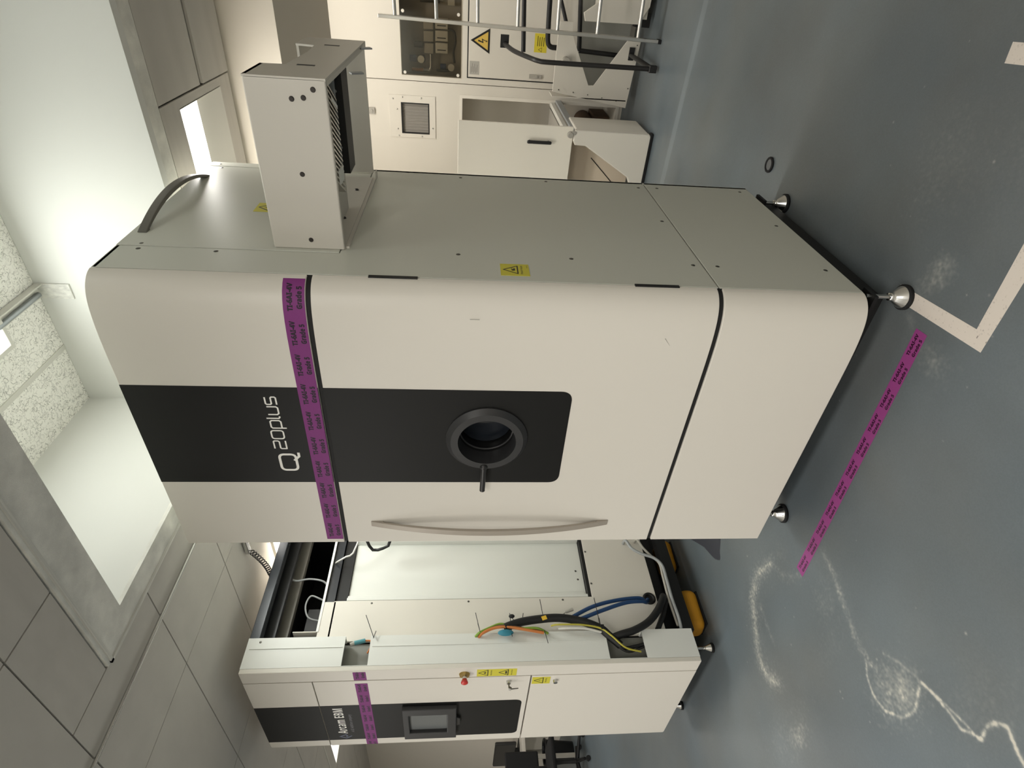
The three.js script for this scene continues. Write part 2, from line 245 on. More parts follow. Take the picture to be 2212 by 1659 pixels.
// raised bay above the printer
struct('wall_bay_left', bx(OX0 - .05, OX0, CEIL - .002, UP, OZ0 - .05, OZ1 + .05), M.wellWall);
struct('wall_bay_back', bx(OX0, OX1, CEIL - .002, UP, OZ0 - .05, OZ0), M.wellWall);
struct('wall_bay_front', bx(OX0, OX1, CEIL - .002, UP, OZ1, OZ1 + .05), M.wellWall);
struct('wall_bay_right', bx(OX1, OX1 + .05, CEIL - .002, UP, OZ0 - .05, OZ1 + .05), M.wellWall);
struct('trim_2', metres(merge([bx(-1.43, OX0 + .012, CEIL - .008, CEIL + .01, -.945, .655), bx(OX0 + .012, OX1 - .01, CEIL - .008, CEIL + .01, OZ1 - .012, .655), bx(OX1 - .01, 2.41, CEIL - .008, CEIL + .01, -.945, .655)]), 1.6), M.plaster);
struct('trim_3', [bx(-1.43, 2.42, CEIL - .016, CEIL - .008, .625, .64), bx(-1.43, -1.415, CEIL - .016, CEIL - .008, -.9, .64)], M.plaster);
const bay = struct('ceiling_bay', bx(OX0 - .05, OX1 + .05, UP + .02, UP + .1, OZ0 - .05, OZ1 + .05), M.ceilBack);
{
  const xs = [OX0, -.945, -.615, -.0, .6, 1.2, 1.8, OX1], rot = [0, 1, 0, 1, 0, 1, 0];
  for (let i = 0; i < xs.length - 1; i++) for (const [z0, z1] of [[OZ0, -.29], [-.29, OZ1]]) {
    const a = i ? xs[i] + .012 : xs[i], b = xs[i + 1] - .012 + (i === 6 ? .012 : 0), g = bx(a, b, UP, UP + .02, z0 + .001, z1 - .006); const p = g.attributes.position, u = g.attributes.uv; for (let k = 0; k < p.count; k++) u.setXY(k, p.getX(k) + i * .37, p.getZ(k) + rot[i] * .21); part(bay, 'acoustic_tile', g, M.fissure);
  }
  for (const x of xs.slice(1, -1)) part(bay, 'grid_bar', bx(x - .014, x + .014, UP - .004, UP + .004, OZ0, OZ1), M.tbar);
  part(bay, 'grid_bar', bx(OX0, OX1, UP - .002, UP + .004, -.302, -.278), M.tbar);
}
// a length of metal channel across the bay ceiling, its end turned down on the wall
{
  const t = thing('ceiling_channel', 'pale metal channel crossing the speckled tiles of the raised bay', 'channel', [-.6, UP - .03, -.88]);
  part(t, 'channel_flange', bx(-.635, -.56, UP - .012, UP - .004, -.885, .47), M.tbar);
  part(t, 'channel_lip', bx(-.565, -.558, UP - .04, UP - .004, -.885, .47), M.tbar);
  part(t, 'rod', cyl([-.605, UP - .025, -.86], [-.605, UP - .025, .45], .013), M.channel);
  part(t, 'end_plate', bx(-.64, -.556, UP - .17, UP - .004, -.892, -.884), M.plaster);
}
// ---------------------------------------------------------------- lamps
function ceilingLamp(label, x0, x1, z0, z1, y, lum, color, gy = 0.02) {
  const t = thing('ceiling_lamp', label, 'lamp', [(x0 + x1) / 2, y, (z0 + z1) / 2], 'ceiling lamps'); delete t.userData.group;
  part(t, 'frame', [bx(x0, x1, y - .004, y + gy + .01, z0, z0 + .02), bx(x0, x1, y - .004, y + gy + .01, z1 - .02, z1), bx(x0, x0 + .02, y - .004, y + gy + .01, z0 + .02, z1 - .02), bx(x1 - .02, x1, y - .004, y + gy + .01, z0 + .02, z1 - .02)], M.tbar);
  part(t, 'diffuser', bx(x0 + .02, x1 - .02, y + .004, y + gy, z0 + .02, z1 - .02), glow(color, 2.2), 'glowing white diffuser');
  const L = new THREE.RectAreaLight(color, lum, x1 - x0 - .05, z1 - z0 - .05); L.position.set((x0 + x1) / 2, y - .008, (z0 + z1) / 2); L.lookAt((x0 + x1) / 2, y - 2, (z0 + z1) / 2); L.castShadow = true; scene.add(L);
  return t;
}
const cell = (i, k) => [-0.9 + 1.2 * i + .004, -0.9 + 1.2 * i + 1.196, 0.307 + 0.6 * k + .004, 0.307 + 0.6 * k + .596];
ceilingLamp('recessed ceiling lamp over the control cabinet with the screen', -3.296, -2.104, -1.489, -.925, CEIL, 9, WARM);
ceilingLamp('recessed ceiling lamp above the desk by the far wall', -6.9, -5.704, -1.19, -.72, CEIL, LUM.far, WARM);
ceilingLamp('small square ceiling lamp over the gap between printer and control cabinet', -1.95, -1.47, -.87, -.42, CEIL, LUM.gap, COOL);
for (const [i, k, l] of [[2, 5, 'beside the right wall'], [-2, 3, 'in front of the control cabinet'], [1, 3, 'right in front of the printer'], [-4, 3, 'two panels along from the control cabinet'], [-6, 3, 'before the desk area'], [-1, 6, 'over the open floor facing the printer'], [1, 6, 'over the open floor by the right wall'], [-3, 6, 'over the open floor facing the control cabinet'], [-6, 6, 'over the open floor facing the desk']])
  ceilingLamp('recessed ceiling lamp ' + l, ...cell(i, k), CEIL, LUM.room, WARM);
ceilingLamp('square diffuser lamp under the speckled tiles of the raised bay', -.727, -.13, -.567, .03, UP - .03, LUM.well, COOL);
ceilingLamp('second square diffuser lamp of the raised bay, over the printer side', .5, 1.1, .02, .44, UP - .03, LUM.well2, COOL);
ceilingLamp('lamp behind the beam washing the equipment wall with light', -1.2, 2.4, -3.95, -3.62, 3.48, LUM.passage, WARM);
{ // trough lamp set in a plate behind the printer
  const t = thing('trough_lamp', 'trough lamp with slanted reflector in the ceiling behind the printer', 'lamp', [-.5, CEIL, -1.5]);
  const y = CEIL;
  part(t, 'plate', [bx(-1.2, .27, y, y + .012, -1.26, -1.056), bx(.225, .27, y, y + .012, -1.84, -1.26), bx(-1.2, .27, y, y + .012, -2.0, -1.84)], M.ceilTile);
  part(t, 'reflector', frontExt(shapeOf([[0, 0], [.29, -.05], [.29, -.055], [0, -.005]]), -1.2, .225).rotateY(Math.PI / 2).translate(0, y + .055, -1.55), M.tbar);
  part(t, 'housing', [bx(.222, .228, y, y + .062, -1.84, -1.26), bx(-1.2, .225, y + .062, y + .066, -1.84, -1.26), bx(-1.2, .225, y, y + .062, -1.262, -1.258)], M.tbar);
  part(t, 'diffuser', bx(-1.2, .222, y + .03, y + .045, -1.55, -1.262), glow(WARM, 3), 'glowing white diffuser');
  const L = new THREE.RectAreaLight(WARM, LUM.right, 1.4, .27); L.position.set(-.49, y + .025, -1.405); L.lookAt(-.49, 0, -1.405); L.castShadow = true; scene.add(L);
}
// conduit under the ceiling
solo('conduit', cyl([-1.625, 3.108, -.36], [-1.625, 3.108, 2.2], .0085), M.steel, 'thin steel conduit running along the tiled ceiling', 'pipe');

// ================================================================ THE PRINTER
const PT = 3.005, PB = 0.185, XL = -1.376, G1 = 2.272, G2 = 0.767;
const profileKeys = [[0, 0], [-.005, .018], [-.016, .037], [-.036, .057], [-.062, .072], [-.095, .083], [-.14, .091], [-.2, .0965], [-.27, .099], [-.36, .1], [XL, .1]];
const profile = (() => { const c = new THREE.CatmullRomCurve3(profileKeys.slice(0, -1).map(p => V(p[0], 0, p[1])), false, 'centripetal'), o = c.getPoints(60).map(p => [p.x, p.z]); o.push([XL, .1]); return o; })();
const coverPlan = [...profile, [XL, -.02], [-.02, -.02], [-.02, 0]];
const printer = thing('metal_printer', 'tall off-white industrial metal printer with black front stripe and round window', 'printer', [-.69, 0, -.55]);
{
  const t = printer;
  part(t, 'body', [bx(XL + .02, -.02, PB + .03, PT - .02, -1.18, -.02)], M.gasket);
  part(t, 'top_panel', rb(XL, -.0, PT - .02, PT, -1.2, -.004, .004), M.side);
  part(t, 'back_panel', bx(XL, 0, PB, PT - .02, -1.2, -1.18), M.side);
  part(t, 'left_panel', bx(XL, XL + .018, PB, PT - .02, -1.18, -.022), M.side);
  // right side: large panel with the strip up to the top, two upper plates, the lower plate
  part(t, 'side_panel', sideExt(shapeOf([[-1.199, G2 + .003], [-.006, G2 + .003], [-.006, PT - .004], [-.185, PT - .004], [-.185, 2.2], [-1.199, 2.2]]), -.018, 0, .002), M.side);
  part(t, 'side_panel', sideExt(rectS(-1.131, -.189, 2.203, PT), -.018, .001, .002), M.side);
  part(t, 'side_panel', sideExt(rectS(-1.199, -1.136, 2.203, PT - .002), -.018, .001, .002), M.side);
  part(t, 'side_panel', sideExt(rectS(-1.199, -.006, PB, G2 - .003), -.018, 0, .002), M.side);
  const sc = new THREE.SphereGeometry(.0105, 12, 6, 0, 6.283, 0, 1.2).rotateZ(-Math.PI / 2).scale(.55, 1, 1);
  spots(t, 'screw', sc, M.screw, [[2.924, -.207], [2.917, -.163], [2.644, -.163], [1.751, -1.14], [1.303, -1.146], [.81, -1.118], [.707, -1.124], [.809, -.655], [1.752, -.213], [1.304, -.211], [.243, -1.13], [.246, -.66], [.808, -.193], [.707, -.19], [.244, -.191], [2.955, -1.165], [2.93, -1.11], [1.752, -.66]].slice(0, 17).map(([y, z]) => [-.003, y, z]));
  // front: upper cover, door, lower cover
  part(t, 'upper_cover', plan(coverPlan, G1 + .009, PT), M.paint);
  part(t, 'lower_cover', plan(coverPlan, PB, G2 - .0095), M.paint);
  const ev = new Evaluator(); ev.useGroups = false; ev.attributes = ['position', 'normal', 'uv'];
  const dr = new Brush(plan(coverPlan, G2 + .0095, G1 - .009).clone(), M.paint), cut = new Brush(cyl([-.688, 1.62, .2], [-.688, 1.62, -.06], .128, .128, 48), M.paint);
  dr.updateMatrixWorld(); cut.updateMatrixWorld();
  const door = part(t, 'door', ev.evaluate(dr, cut, SUBTRACTION).geometry, M.paint);
  part(t, 'door_gasket', plan(profile.map(([x, z]) => [x - .003, z - .009]).concat([[XL + .004, -.02], [-.02, -.02]]), G2 - .014, G2 + .014, 0), M.gasket);
  part(t, 'door_gasket', plan(profile.map(([x, z]) => [x - .003, z - .009]).concat([[XL + .004, -.02], [-.02, -.02]]), G1 - .013, G1 + .013, 0), M.gasket);
  for (const [a, b] of [[1.895, 2.069], [.924, 1.094]]) part(t, 'hinge', bx(-.012, .003, a, b, -.009, .006), M.black);
  // black stripe
  const sR = -.429, sL = -.954;
  const logo = tex(canvas(1050, 1454, (g, w, h) => {
    g.fillStyle = '#151514'; g.fillRect(0, 0, w, h);
    const X = x => (x - sL) / (sR - sL) * w, Y = y => (PT - y) / (PT - G1 - .006) * h, S = w / (sR - sL);
    g.strokeStyle = '#f4f2ec'; g.lineCap = 'butt'; g.lineJoin = 'round';
    const line = (pts, lw) => { g.lineWidth = lw * S; g.beginPath(); pts.forEach((p, i) => i ? g.lineTo(X(p[0]), Y(p[1])) : g.moveTo(X(p[0]), Y(p[1]))); g.stroke(); };
    const rr = (x0, x1, y0, y1, r, lw) => { g.lineWidth = lw * S; const a = X(x0), b = X(x1), c = Y(y1), d = Y(y0), q = r * S; g.beginPath(); g.moveTo(a + q, c); g.lineTo(b - q, c); g.quadraticCurveTo(b, c, b, c + q); g.lineTo(b, d - q); g.quadraticCurveTo(b, d, b - q, d); g.lineTo(a + q, d); g.quadraticCurveTo(a, d, a, d - q); g.lineTo(a, c + q); g.quadraticCurveTo(a, c, a + q, c); g.stroke(); };
    // Q
    rr(-.878, -.786, 2.421, 2.488, .022, .011); line([[-.822, 2.43], [-.797, 2.407], [-.775, 2.407]], .011);
    // 2 0 p l u s
    const b = 2.449, m = 2.4735, T = 2.497, w8 = .0065;
    line([[-.752, T], [-.713, T], [-.709, T - .004], [-.709, m + .005], [-.714, m], [-.748, m], [-.752, m - .004], [-.752, b], [-.708, b]], w8);
    rr(-.696, -.652, b, T, .012, w8);
    line([[-.638, b - .018], [-.638, m + .012], [-.632, m + .017], [-.604, m + .017], [-.598, m + .011], [-.598, b + .006], [-.604, b], [-.638, b]], w8);
    line([[-.586, T + .004], [-.586, b + .004], [-.581, b], [-.575, b]], w8);
    line([[-.566, m + .017], [-.566, b + .006], [-.56, b], [-.532, b], [-.526, b + .006], [-.526, m + .017]], w8);
    line([[-.478, m + .017], [-.51, m + .017], [-.514, m + .013], [-.514, m - .001], [-.51, m - .005], [-.482, m - .005], [-.477, m - .009], [-.477, b + .004], [-.481, b], [-.515, b]], w8);
  }), true, false);
  const sg = frontExt(rectS(sL, sR, G1 + .0095, PT - .001), .099, .1012); uvBox(sg, 'x', sL, sR, 'y', G1 + .006, PT);
  part(t, 'stripe', sg, new THREE.MeshPhysicalMaterial({ map: logo, roughness: .5, specularIntensity: .45 }), 'black stripe with white lettering Q20plus');
  const ds = new THREE.Shape(); const y0 = 1.284, r = .05; ds.moveTo(sL, G1 - .0095); ds.lineTo(sL, y0 + r); ds.quadraticCurveTo(sL, y0, sL + r, y0); ds.lineTo(sR - r, y0); ds.quadraticCurveTo(sR, y0, sR, y0 + r); ds.lineTo(sR, G1 - .0095); ds.closePath();
  const hp = new THREE.Path(); hp.absarc(-.688, 1.62, .127, 0, 6.2832, true); ds.holes.push(hp);
  part(door, 'stripe', frontExt(ds, .099, .1012), M.stripe, 'black lower stripe with rounded corners');
  // viewing port
  const ringG = toCreasedNormals(new THREE.LatheGeometry([[.118, -.045], [.118, .0], [.122, .026], [.152, .026], [.172, .006], [.172, -.002], [.128, -.002], [.128, -.045], [.118, -.045]].map(p => new THREE.Vector2(...p)), 72).rotateX(Math.PI / 2).translate(-.688, 1.62, .1012), .4);
  part(door, 'window_ring', ringG, M.ring, 'dark round window ring');
  part(door, 'window_tube', [new THREE.CylinderGeometry(.119, .119, .13, 48, 1, true).rotateX(Math.PI / 2).translate(-.688, 1.62, .03), cyl([-.688, 1.62, -.034], [-.688, 1.62, -.03], .12, .12, 48)], std('#121212', .5, 0, { side: THREE.DoubleSide }));
  for (const [zz, rr] of [[.04, .116]]) part(door, 'inner_ring', new THREE.TorusGeometry(rr, .005, 8, 64).translate(-.688, 1.62, zz), M.ring);
  part(door, 'window_glass', cyl([-.688, 1.62, -.012], [-.688, 1.62, -.006], .112, .112, 48), new THREE.MeshPhysicalMaterial({ color: '#20242a', roughness: .08 }));
  part(door, 'port_lever', [cyl([-.835, 1.628, .128], [-.965, 1.63, .14], .0125, .012, 20), new THREE.SphereGeometry(.018, 16, 10).translate(-.832, 1.628, .122)], M.blackPlastic);
  // long bow handle
  const bow = (a, b, base, rise, th, n = 40) => { const o = [], i = []; for (let k = 0; k <= n; k++) { const s = k / n, q = 1 - Math.pow(2 * s - 1, 2); o.push([a + (b - a) * s, base + .004 + rise * q]); } for (let k = n; k >= 0; k--) { const s = k / n; if (s < .045 || s > .955) continue; const q = 1 - Math.pow(2 * s - 1, 2); i.push([a + (b - a) * s, base + rise * q + .004 - th * (0.6 + .4 * q)]); } return [[a, base - .002], ...o, [b, base - .002], [b - (b - a) * .05, base - .002], ...i.filter(p => p[1] > base), [a + (b - a) * .05, base - .002]]; };
  { const g = ext(shapeOf(bow(1.005, 2.142, .1, .062, .016)), .034, .003), p = g.attributes.position; for (let i = 0; i < p.count; i++) { const a = p.getX(i), b = p.getY(i), c = p.getZ(i); p.setXYZ(i, -1.255 + c, a, b); } g.computeVertexNormals(); part(door, 'door_handle', g, M.handle, 'long bowed grey handle'); }
  { const g = ext(shapeOf(bow(-.985, -.3, .0, .068, .018)), .034, .003), p = g.attributes.position; for (let i = 0; i < p.count; i++) { const a = p.getX(i), b = p.getY(i), c = p.getZ(i); p.setXYZ(i, b, 2.945 + c, a); } g.computeVertexNormals(); flip(g); g.computeVertexNormals(); part(t, 'lift_handle', g, M.handleDark, 'bowed grey lift handle'); }
  // stickers
  part(t, 'warning_sticker', uvBox(bx(0, .0012, 1.483, 1.592, -.142, -.046), 'z', -.046, -.142, 'y', 1.483, 1.592), stPinch, 'yellow warning sticker with triangle');
  part(t, 'warning_sticker', uvBox(bx(.001, .0022, 2.52, 2.625, -.66, -.56), 'z', -.56, -.66, 'y', 2.52, 2.625), stSingle, 'yellow warning sticker half hidden by the duct');
  // purple tape along the lower edge of the upper cover
  const pp = [[-.006, .02], [-.016, .037], [-.036, .057], [-.062, .072], [-.095, .083], [-.14, .091], [-.2, .0965], [-.27, .099], [-.36, .1], [-.428, .1], [-.43, .1013], [-.953, .1013], [-.955, .1], [-1.352, .1]].reverse();
  part(t, 'marking_tape', ribbon(pp, 2.283, 2.359, .0009, -10), M.tape, 'purple tape printed TI-6AI-4V Grade 5');
  // scuffs on the door
  part(door, 'scuff', bx(-.111, -.1085, 1.67, 1.705, .0925, .0935), M.labelGrey); part(door, 'scuff', cyl([-.17, .965, .0955], [-.2, .94, .0962], .0012, .0006, 6), M.labelGrey);
  // base frame and feet
  part(t, 'underbody', bx(XL + .05, -.05, .045, PB - .005, -1.15, -.06), M.black);
  part(t, 'base_frame', [bx(XL + .04, -.04, PB - .055, PB - .004, -.1, -.04), bx(XL + .04, -.04, PB - .055, PB - .004, -1.17, -1.11), bx(XL + .04, XL + .1, PB - .055, PB - .004, -1.11, -.1), bx(-.1, -.04, PB - .055, PB - .004, -1.11, -.1), bx(XL + .04, -.04, PB - .004, PB + .03, -1.17, -.03)], M.black);
  for (const [x, z] of [[-.018, -.012], [-.03, -1.07], [-1.335, -.03], [-1.335, -1.07]]) levelFoot(t, x, z, .05, PB - .02);
  for (const [x0, x1, z0, z1] of [[-.07, -.004, -.06, .02], [-.07, -.004, -1.12, -1.02], [-1.37, -1.3, -.07, .02], [-1.37, -1.3, -1.12, -1.02]]) part(t, 'foot_bracket', bx(x0, x1, PB - .05, PB - .035, z0, z1), M.black);
}
function levelFoot(t, x, z, r, top) {
  const f = part(t, 'levelling_foot', new THREE.LatheGeometry([[0, .012], [r * .9, .012], [r * .86, .02], [r * .42, .05], [r * .3, .058], [r * .3, .07], [0, .07]].map(p => new THREE.Vector2(...p)), 28).translate(x, 0, z), M.steel, 'steel levelling foot');
  part(f, 'rubber_pad', new THREE.LatheGeometry([[0, 0], [r, 0], [r, .013], [r * .9, .016], [0, .016]].map(p => new THREE.Vector2(...p)), 28).translate(x, 0, z), M.rubber);
  part(f, 'stem', cyl([x, .06, z], [x, top, z], .009, .009, 12), M.steel);
}
// a strip of tape that follows an outline in plan
function ribbon(pts, y0, y1, off, unit) {
  if (unit < 0) unit = pts.reduce((n, p, i) => i ? n + Math.hypot(p[0] - pts[i - 1][0], p[1] - pts[i - 1][1]) : 0, 0) / -unit;
  const pos = [], uv = [], nor = [], idx = []; let s = 0;
  pts.forEach((p, i) => { if (i) s += Math.hypot(p[0] - pts[i - 1][0], p[1] - pts[i - 1][1]); const a = pts[Math.max(0, i - 1)], b = pts[Math.min(pts.length - 1, i + 1)], dx = b[0] - a[0], dz = b[1] - a[1], L = Math.hypot(dx, dz), nx = -dz / L, nz = dx / L; for (const y of [y0, y1]) { pos.push(p[0] + nx * off, y, p[1] + nz * off); nor.push(nx, 0, nz); uv.push(s / unit, (y - y0) / (y1 - y0)); } if (i) { const k = 2 * i; idx.push(k - 2, k, k + 1, k - 2, k + 1, k - 1); } });
  const g = new THREE.BufferGeometry(); g.setAttribute('position', new THREE.Float32BufferAttribute(pos, 3)); g.setAttribute('normal', new THREE.Float32BufferAttribute(nor, 3)); g.setAttribute('uv', new THREE.Float32BufferAttribute(uv, 2)); g.setIndex(idx); return g.toNonIndexed();
}
{ // cooling duct on the side of the printer
  const t = printer, X1 = .59, y0 = 2.185, y1 = 2.447, z0 = -.21;
  const d = part(t, 'cooling_duct', [rb(.001, X1, y0, y1, z0 - .012, z0, .006), bx(.001, X1, y1 - .012, y1, -.42, z0 - .012), bx(.0, .012, y0, y1, -1.04, z0 - .012)], M.duct, 'pale sheet-metal duct box jutting from the side');
  part(d, 'end_plate', sideExt(shapeOf([[z0, y0], [z0, y1], [-.42, y1], [-.43, 2.362], [-.73, 2.35], [-.9, 2.362], [-.915, 2.44], [-1.12, 2.44], [-1.12, y0]].reverse()), X1 - .008, X1, .001), M.duct);
  for (const z of [-.43, -.92]) part(d, 'slot_insert', bx(X1 - .002, X1 + .0012, 2.262, 2.323, z - .008, z + .008), M.black);
  part(d, 'end_flange', bx(X1 - .13, X1 - .008, 2.43, 2.44, -1.12, -.92), M.duct);
  part(d, 'bottom_lip', [bx(.565, X1 - .008, y0, y0 + .006, -1.12, z0 - .012), bx(.012, .565, y0, y0 + .006, -.228, z0 - .012)], M.duct);
  part(d, 'crossbar', bx(.012, .2, y0 + .05, y0 + .056, -.62, -.24), M.duct);
  part(d, 'back_plate', bx(.012, X1 - .008, y0 + .006, 2.35, -1.12, -1.112), M.duct);
  part(d, 'black_bar', bx(.2, .56, y0 + .004, y0 + .06, -.62, -.5), M.black);
  part(d, 'coil_block', bx(.16, .575, y0 + .09, y0 + .16, -.56, -.225), M.frame);
  for (let i = 0; i < 18; i++) { const x = .2 + i * .0195; const g = new THREE.BoxGeometry(.006, .05, .2); g.rotateY(.55); g.translate(x, y0 + .042, -.355); part(d, 'fin', g, M.alu); }
  part(d, 'wire_strip', bx(.2, .54, y0 + .03, y0 + .05, -.5, -.47), M.greyHose);
  part(d, 'paper_tab', bx(.235, .285, y0 - .004, y0 + .001, -.33, -.26), M.paintCool);
  part(d, 'paper_tab', new THREE.BoxGeometry(.012, .002, .09).rotateY(.5).translate(.5, y0 - .003, -.3), M.paintCool);
  for (const [x, z] of [[X1 - .01, -.98], [X1 - .06, -.7]]) part(d, 'hook_tab', new THREE.BoxGeometry(.006, .05, .03).rotateX(.5).translate(x, y0 - .02, z), M.greyHose);
  part(d, 'lip', [bx(.0, .008, y0 - .014, y0, -1.04, z0 - .02), bx(.008, .045, y0 - .02, y0 - .014, -1.06, -1.03)], M.duct);
  for (const [x, y] of [[.525, 2.3], [.556, 2.228], [.282, 2.302], [.038, 2.306], [.53, 2.262]]) part(d, 'bolt', cyl([x, y, z0 - .001], [x, y, z0 + .004], .0095, .007, 12), M.screwDark);
  for (const [y, z] of [[2.235, -.5], [2.235, -.85]]) part(d, 'bolt', cyl([.012, y, z], [.017, y, z], .0095, .007, 12), M.screwDark);
  for (const x of [.3, .5]) part(d, 'bolt', cyl([x, y0 + .03, -.5], [x, y0 + .03, -.495], .007, .006, 10), M.steel);
}

// ================================================================ CONTROL CABINET
const CX0 = -3.633, CX1 = -2.526, CZ = .163, CB = -.056;
const control = thing('control_cabinet', 'white control cabinet with touch screen, its right side opened up', 'cabinet', [-3.08, 0, -.5]);
{
  const t = control;
  // front: narrow strip, three doors, with the rounded left corner
  const dp = [[-2.652, CZ], [-3.575, CZ], [-3.6, CZ - .006], [-3.62, CZ - .022], [CX0, CZ - .05], [CX0, .09], [-3.6, .09], [-3.6, .13], [-2.652, .13]].reverse();
  part(t, 'front_strip', rb(-2.646, CX1, PB, PT, CZ - .03, CZ, .004), M.paint);
  const up = part(t, 'upper_door', plan(dp, 2.602, PT, .002), M.paint), mid = part(t, 'middle_door', plan(dp, 1.262, 2.596, .002), M.paint), low = part(t, 'lower_door', plan(dp, PB, 1.252, .002), M.paint);
  part(t, 'door_gap', bx(-3.6, -2.65, PB + .01, PT - .01, .1, .131), M.gasket);
  const a = -2.972, b = -3.492, S0 = 1.292, r = .05;
  part(up, 'stripe', frontExt(rectS(b, a, 2.602, PT - .001), CZ - .001, CZ + .0012), M.stripe, 'black stripe on the upper door');
  const s = new THREE.Shape(); s.moveTo(b, 2.596); s.lineTo(b, S0 + r); s.quadraticCurveTo(b, S0, b + r, S0); s.lineTo(a - r, S0); s.quadraticCurveTo(a, S0, a, S0 + r); s.lineTo(a, 2.596); s.closePath();
  const lt = tex(canvas(832, 1024, (g, w, h) => {
    g.fillStyle = '#151514'; g.fillRect(0, 0, w, h); const K = w / .52, X = x => (x - b) * K, Y = y => (2.596 - y) / (2.596 - 1.946) * h;
    g.save(); g.fillStyle = '#f2f0ea'; g.font = 'bold 118px sans-serif'; g.textAlign = 'left'; g.translate(X(-3.392), Y(2.462)); const m = g.measureText('Arcam EBM').width; g.scale(.385 * K / m, 1.15); g.fillText('Arcam EBM', 0, 0); g.restore();
    g.save(); g.fillStyle = '#85858a'; g.font = 'italic 44px sans-serif'; g.translate(X(-3.375), Y(2.415)); const n = g.measureText('A GE Additive company').width; g.scale(.27 * K / n, 1); g.fillText('A GE Additive company', 0, 0); g.restore();
    g.strokeStyle = '#5c6478'; g.lineWidth = 17; g.lineJoin = 'miter'; const cx = X(-3.44), cy = Y(2.478), q = 62; g.beginPath(); g.moveTo(cx + 10, cy + q); g.lineTo(cx - q * .75, cy); g.lineTo(cx, cy - q); g.lineTo(cx + q * .75, cy); g.lineTo(cx + 8, cy + q * .25); g.lineTo(cx - 12, cy); g.stroke();
  }), true, false);
  lt.wrapS = lt.wrapT = THREE.ClampToEdgeWrapping;
  const sg = frontExt(s, CZ - .001, CZ + .0012); uvBox(sg, 'x', b, a, 'y', 1.946, 2.596);
  part(mid, 'stripe', sg, new THREE.MeshPhysicalMaterial({ map: lt, roughness: .5, specularIntensity: .45 }), 'black stripe lettered Arcam EBM');
  // touch screen in its bezel
  const bz = hole(rectS(-3.447, -3.004, 1.722, 2.076), [[-3.085, 1.785], [-3.085, 2.035], [-3.355, 2.035], [-3.355, 1.785]]);
  part(mid, 'screen_bezel', frontExt(bz, CZ, CZ + .035, .006), M.ring, 'dark bevelled screen bezel');
  part(mid, 'touch_screen', bx(-3.36, -3.08, 1.78, 2.04, CZ + .001, CZ + .008), M.screen, 'grey switched-off touch screen');
  part(mid, 'screen_latch', frontExt(shapeOf([[-3.29, 1.722], [-3.16, 1.722], [-3.18, 1.695], [-3.27, 1.695]]), CZ, CZ + .02, .003), M.blackPlastic);
  // emergency stop
  const es = part(t, 'stop_button', cyl([-2.605, 1.678, CZ], [-2.605, 1.678, CZ + .012], .034, .03, 28), M.gold, 'brass-coloured collar');
  part(es, 'stem', cyl([-2.605, 1.678, CZ + .012], [-2.605, 1.678, CZ + .035], .014, .014, 18), M.steel);
  part(es, 'mushroom', new THREE.LatheGeometry([[0, 0], [.014, 0], [.022, .02], [.021, .026], [.012, .031], [0, .032]].map(p => new THREE.Vector2(...p)), 28).rotateX(Math.PI / 2).translate(-2.605, 1.678, CZ + .03), M.red, 'red mushroom push button');
  part(t, 'warning_sticker', uvBox(bx(-2.638, -2.552, 1.355, 1.602, CZ, CZ + .001), 'x', -2.638, -2.552, 'y', 1.355, 1.602), stDouble, 'yellow sticker with two warning triangles');
  part(low, 'warning_sticker', uvBox(bx(-2.757, -2.671, 1.133, 1.249, CZ, CZ + .001), 'x', -2.757, -2.671, 'y', 1.133, 1.249), stSingle, 'yellow sticker with one warning triangle');
  const lk = part(mid, 'lock', cyl([-2.71, 1.398, CZ - .002], [-2.71, 1.398, CZ + .018], .016, .013, 20), M.steel, 'chrome lock');
  part(lk, 'key', [bx(-2.712, -2.708, 1.394, 1.402, CZ + .018, CZ + .045), cyl([-2.71, 1.398, CZ + .044], [-2.71, 1.385, CZ + .05], .011, .011, 14), cyl([-2.71, 1.385, CZ + .05], [-2.71, 1.34, CZ + .047], .004, .003, 8)], M.screw);
  part(low, 'lock', cyl([-2.718, 1.1, CZ - .002], [-2.718, 1.1, CZ + .018], .016, .013, 20), M.steel, 'chrome lock');
  // tape, broken at the seam
  part(t, 'marking_tape', ribbon([[-2.642, CZ], [-2.542, CZ]], 2.272, 2.349, .0006, TU), M.tape, 'purple tape printed TI-6AI-4V Grade 5');
  part(mid, 'marking_tape', ribbon([[CX0, CZ - .05], [-3.62, CZ - .022], [-3.6, CZ - .006], [-3.575, CZ], [b - .001, CZ], [b, CZ + .0014], [a, CZ + .0014], [a + .001, CZ], [-2.684, CZ]], 2.272, 2.349, .0008, TU), M.tape, 'purple tape printed TI-6AI-4V Grade 5');
  // side return with its two cut-outs
  part(t, 'side_flange', sideExt(shapeOf([[CB, PB], [CZ - .03, PB], [CZ - .03, PT], [CB, PT], [CB, 2.42], [.13, 2.42], [.13, 2.265], [CB, 2.265], [CB, .768], [.13, .768], [.13, .525], [CB, .525]]), CX1 - .012, CX1), M.paintCool);
  part(t, 'flange_return', [bx(-2.6, CX1 - .012, PB, 2.265 - 1.74, CB, CB + .01), bx(-2.6, CX1 - .012, .768, 2.265, CB, CB + .01), bx(-2.6, CX1 - .012, 2.42, PT, CB, CB + .01)], M.paintCool);
  part(t, 'flange_fold', bx(CX1 - .001, CX1 + .004, 2.43, PT - .02, .012, .0155), M.paintCool); part(t, 'flange_fold', bx(CX1 - .001, CX1 + .004, .8, 2.25, .012, .0155), M.paintCool);
  part(t, 'inner_channel', [bx(-2.64, -2.628, PB, PT - .05, CB, .13), bx(-2.628, CX1 - .012, PB, PT - .05, .126, .13)], M.inner);
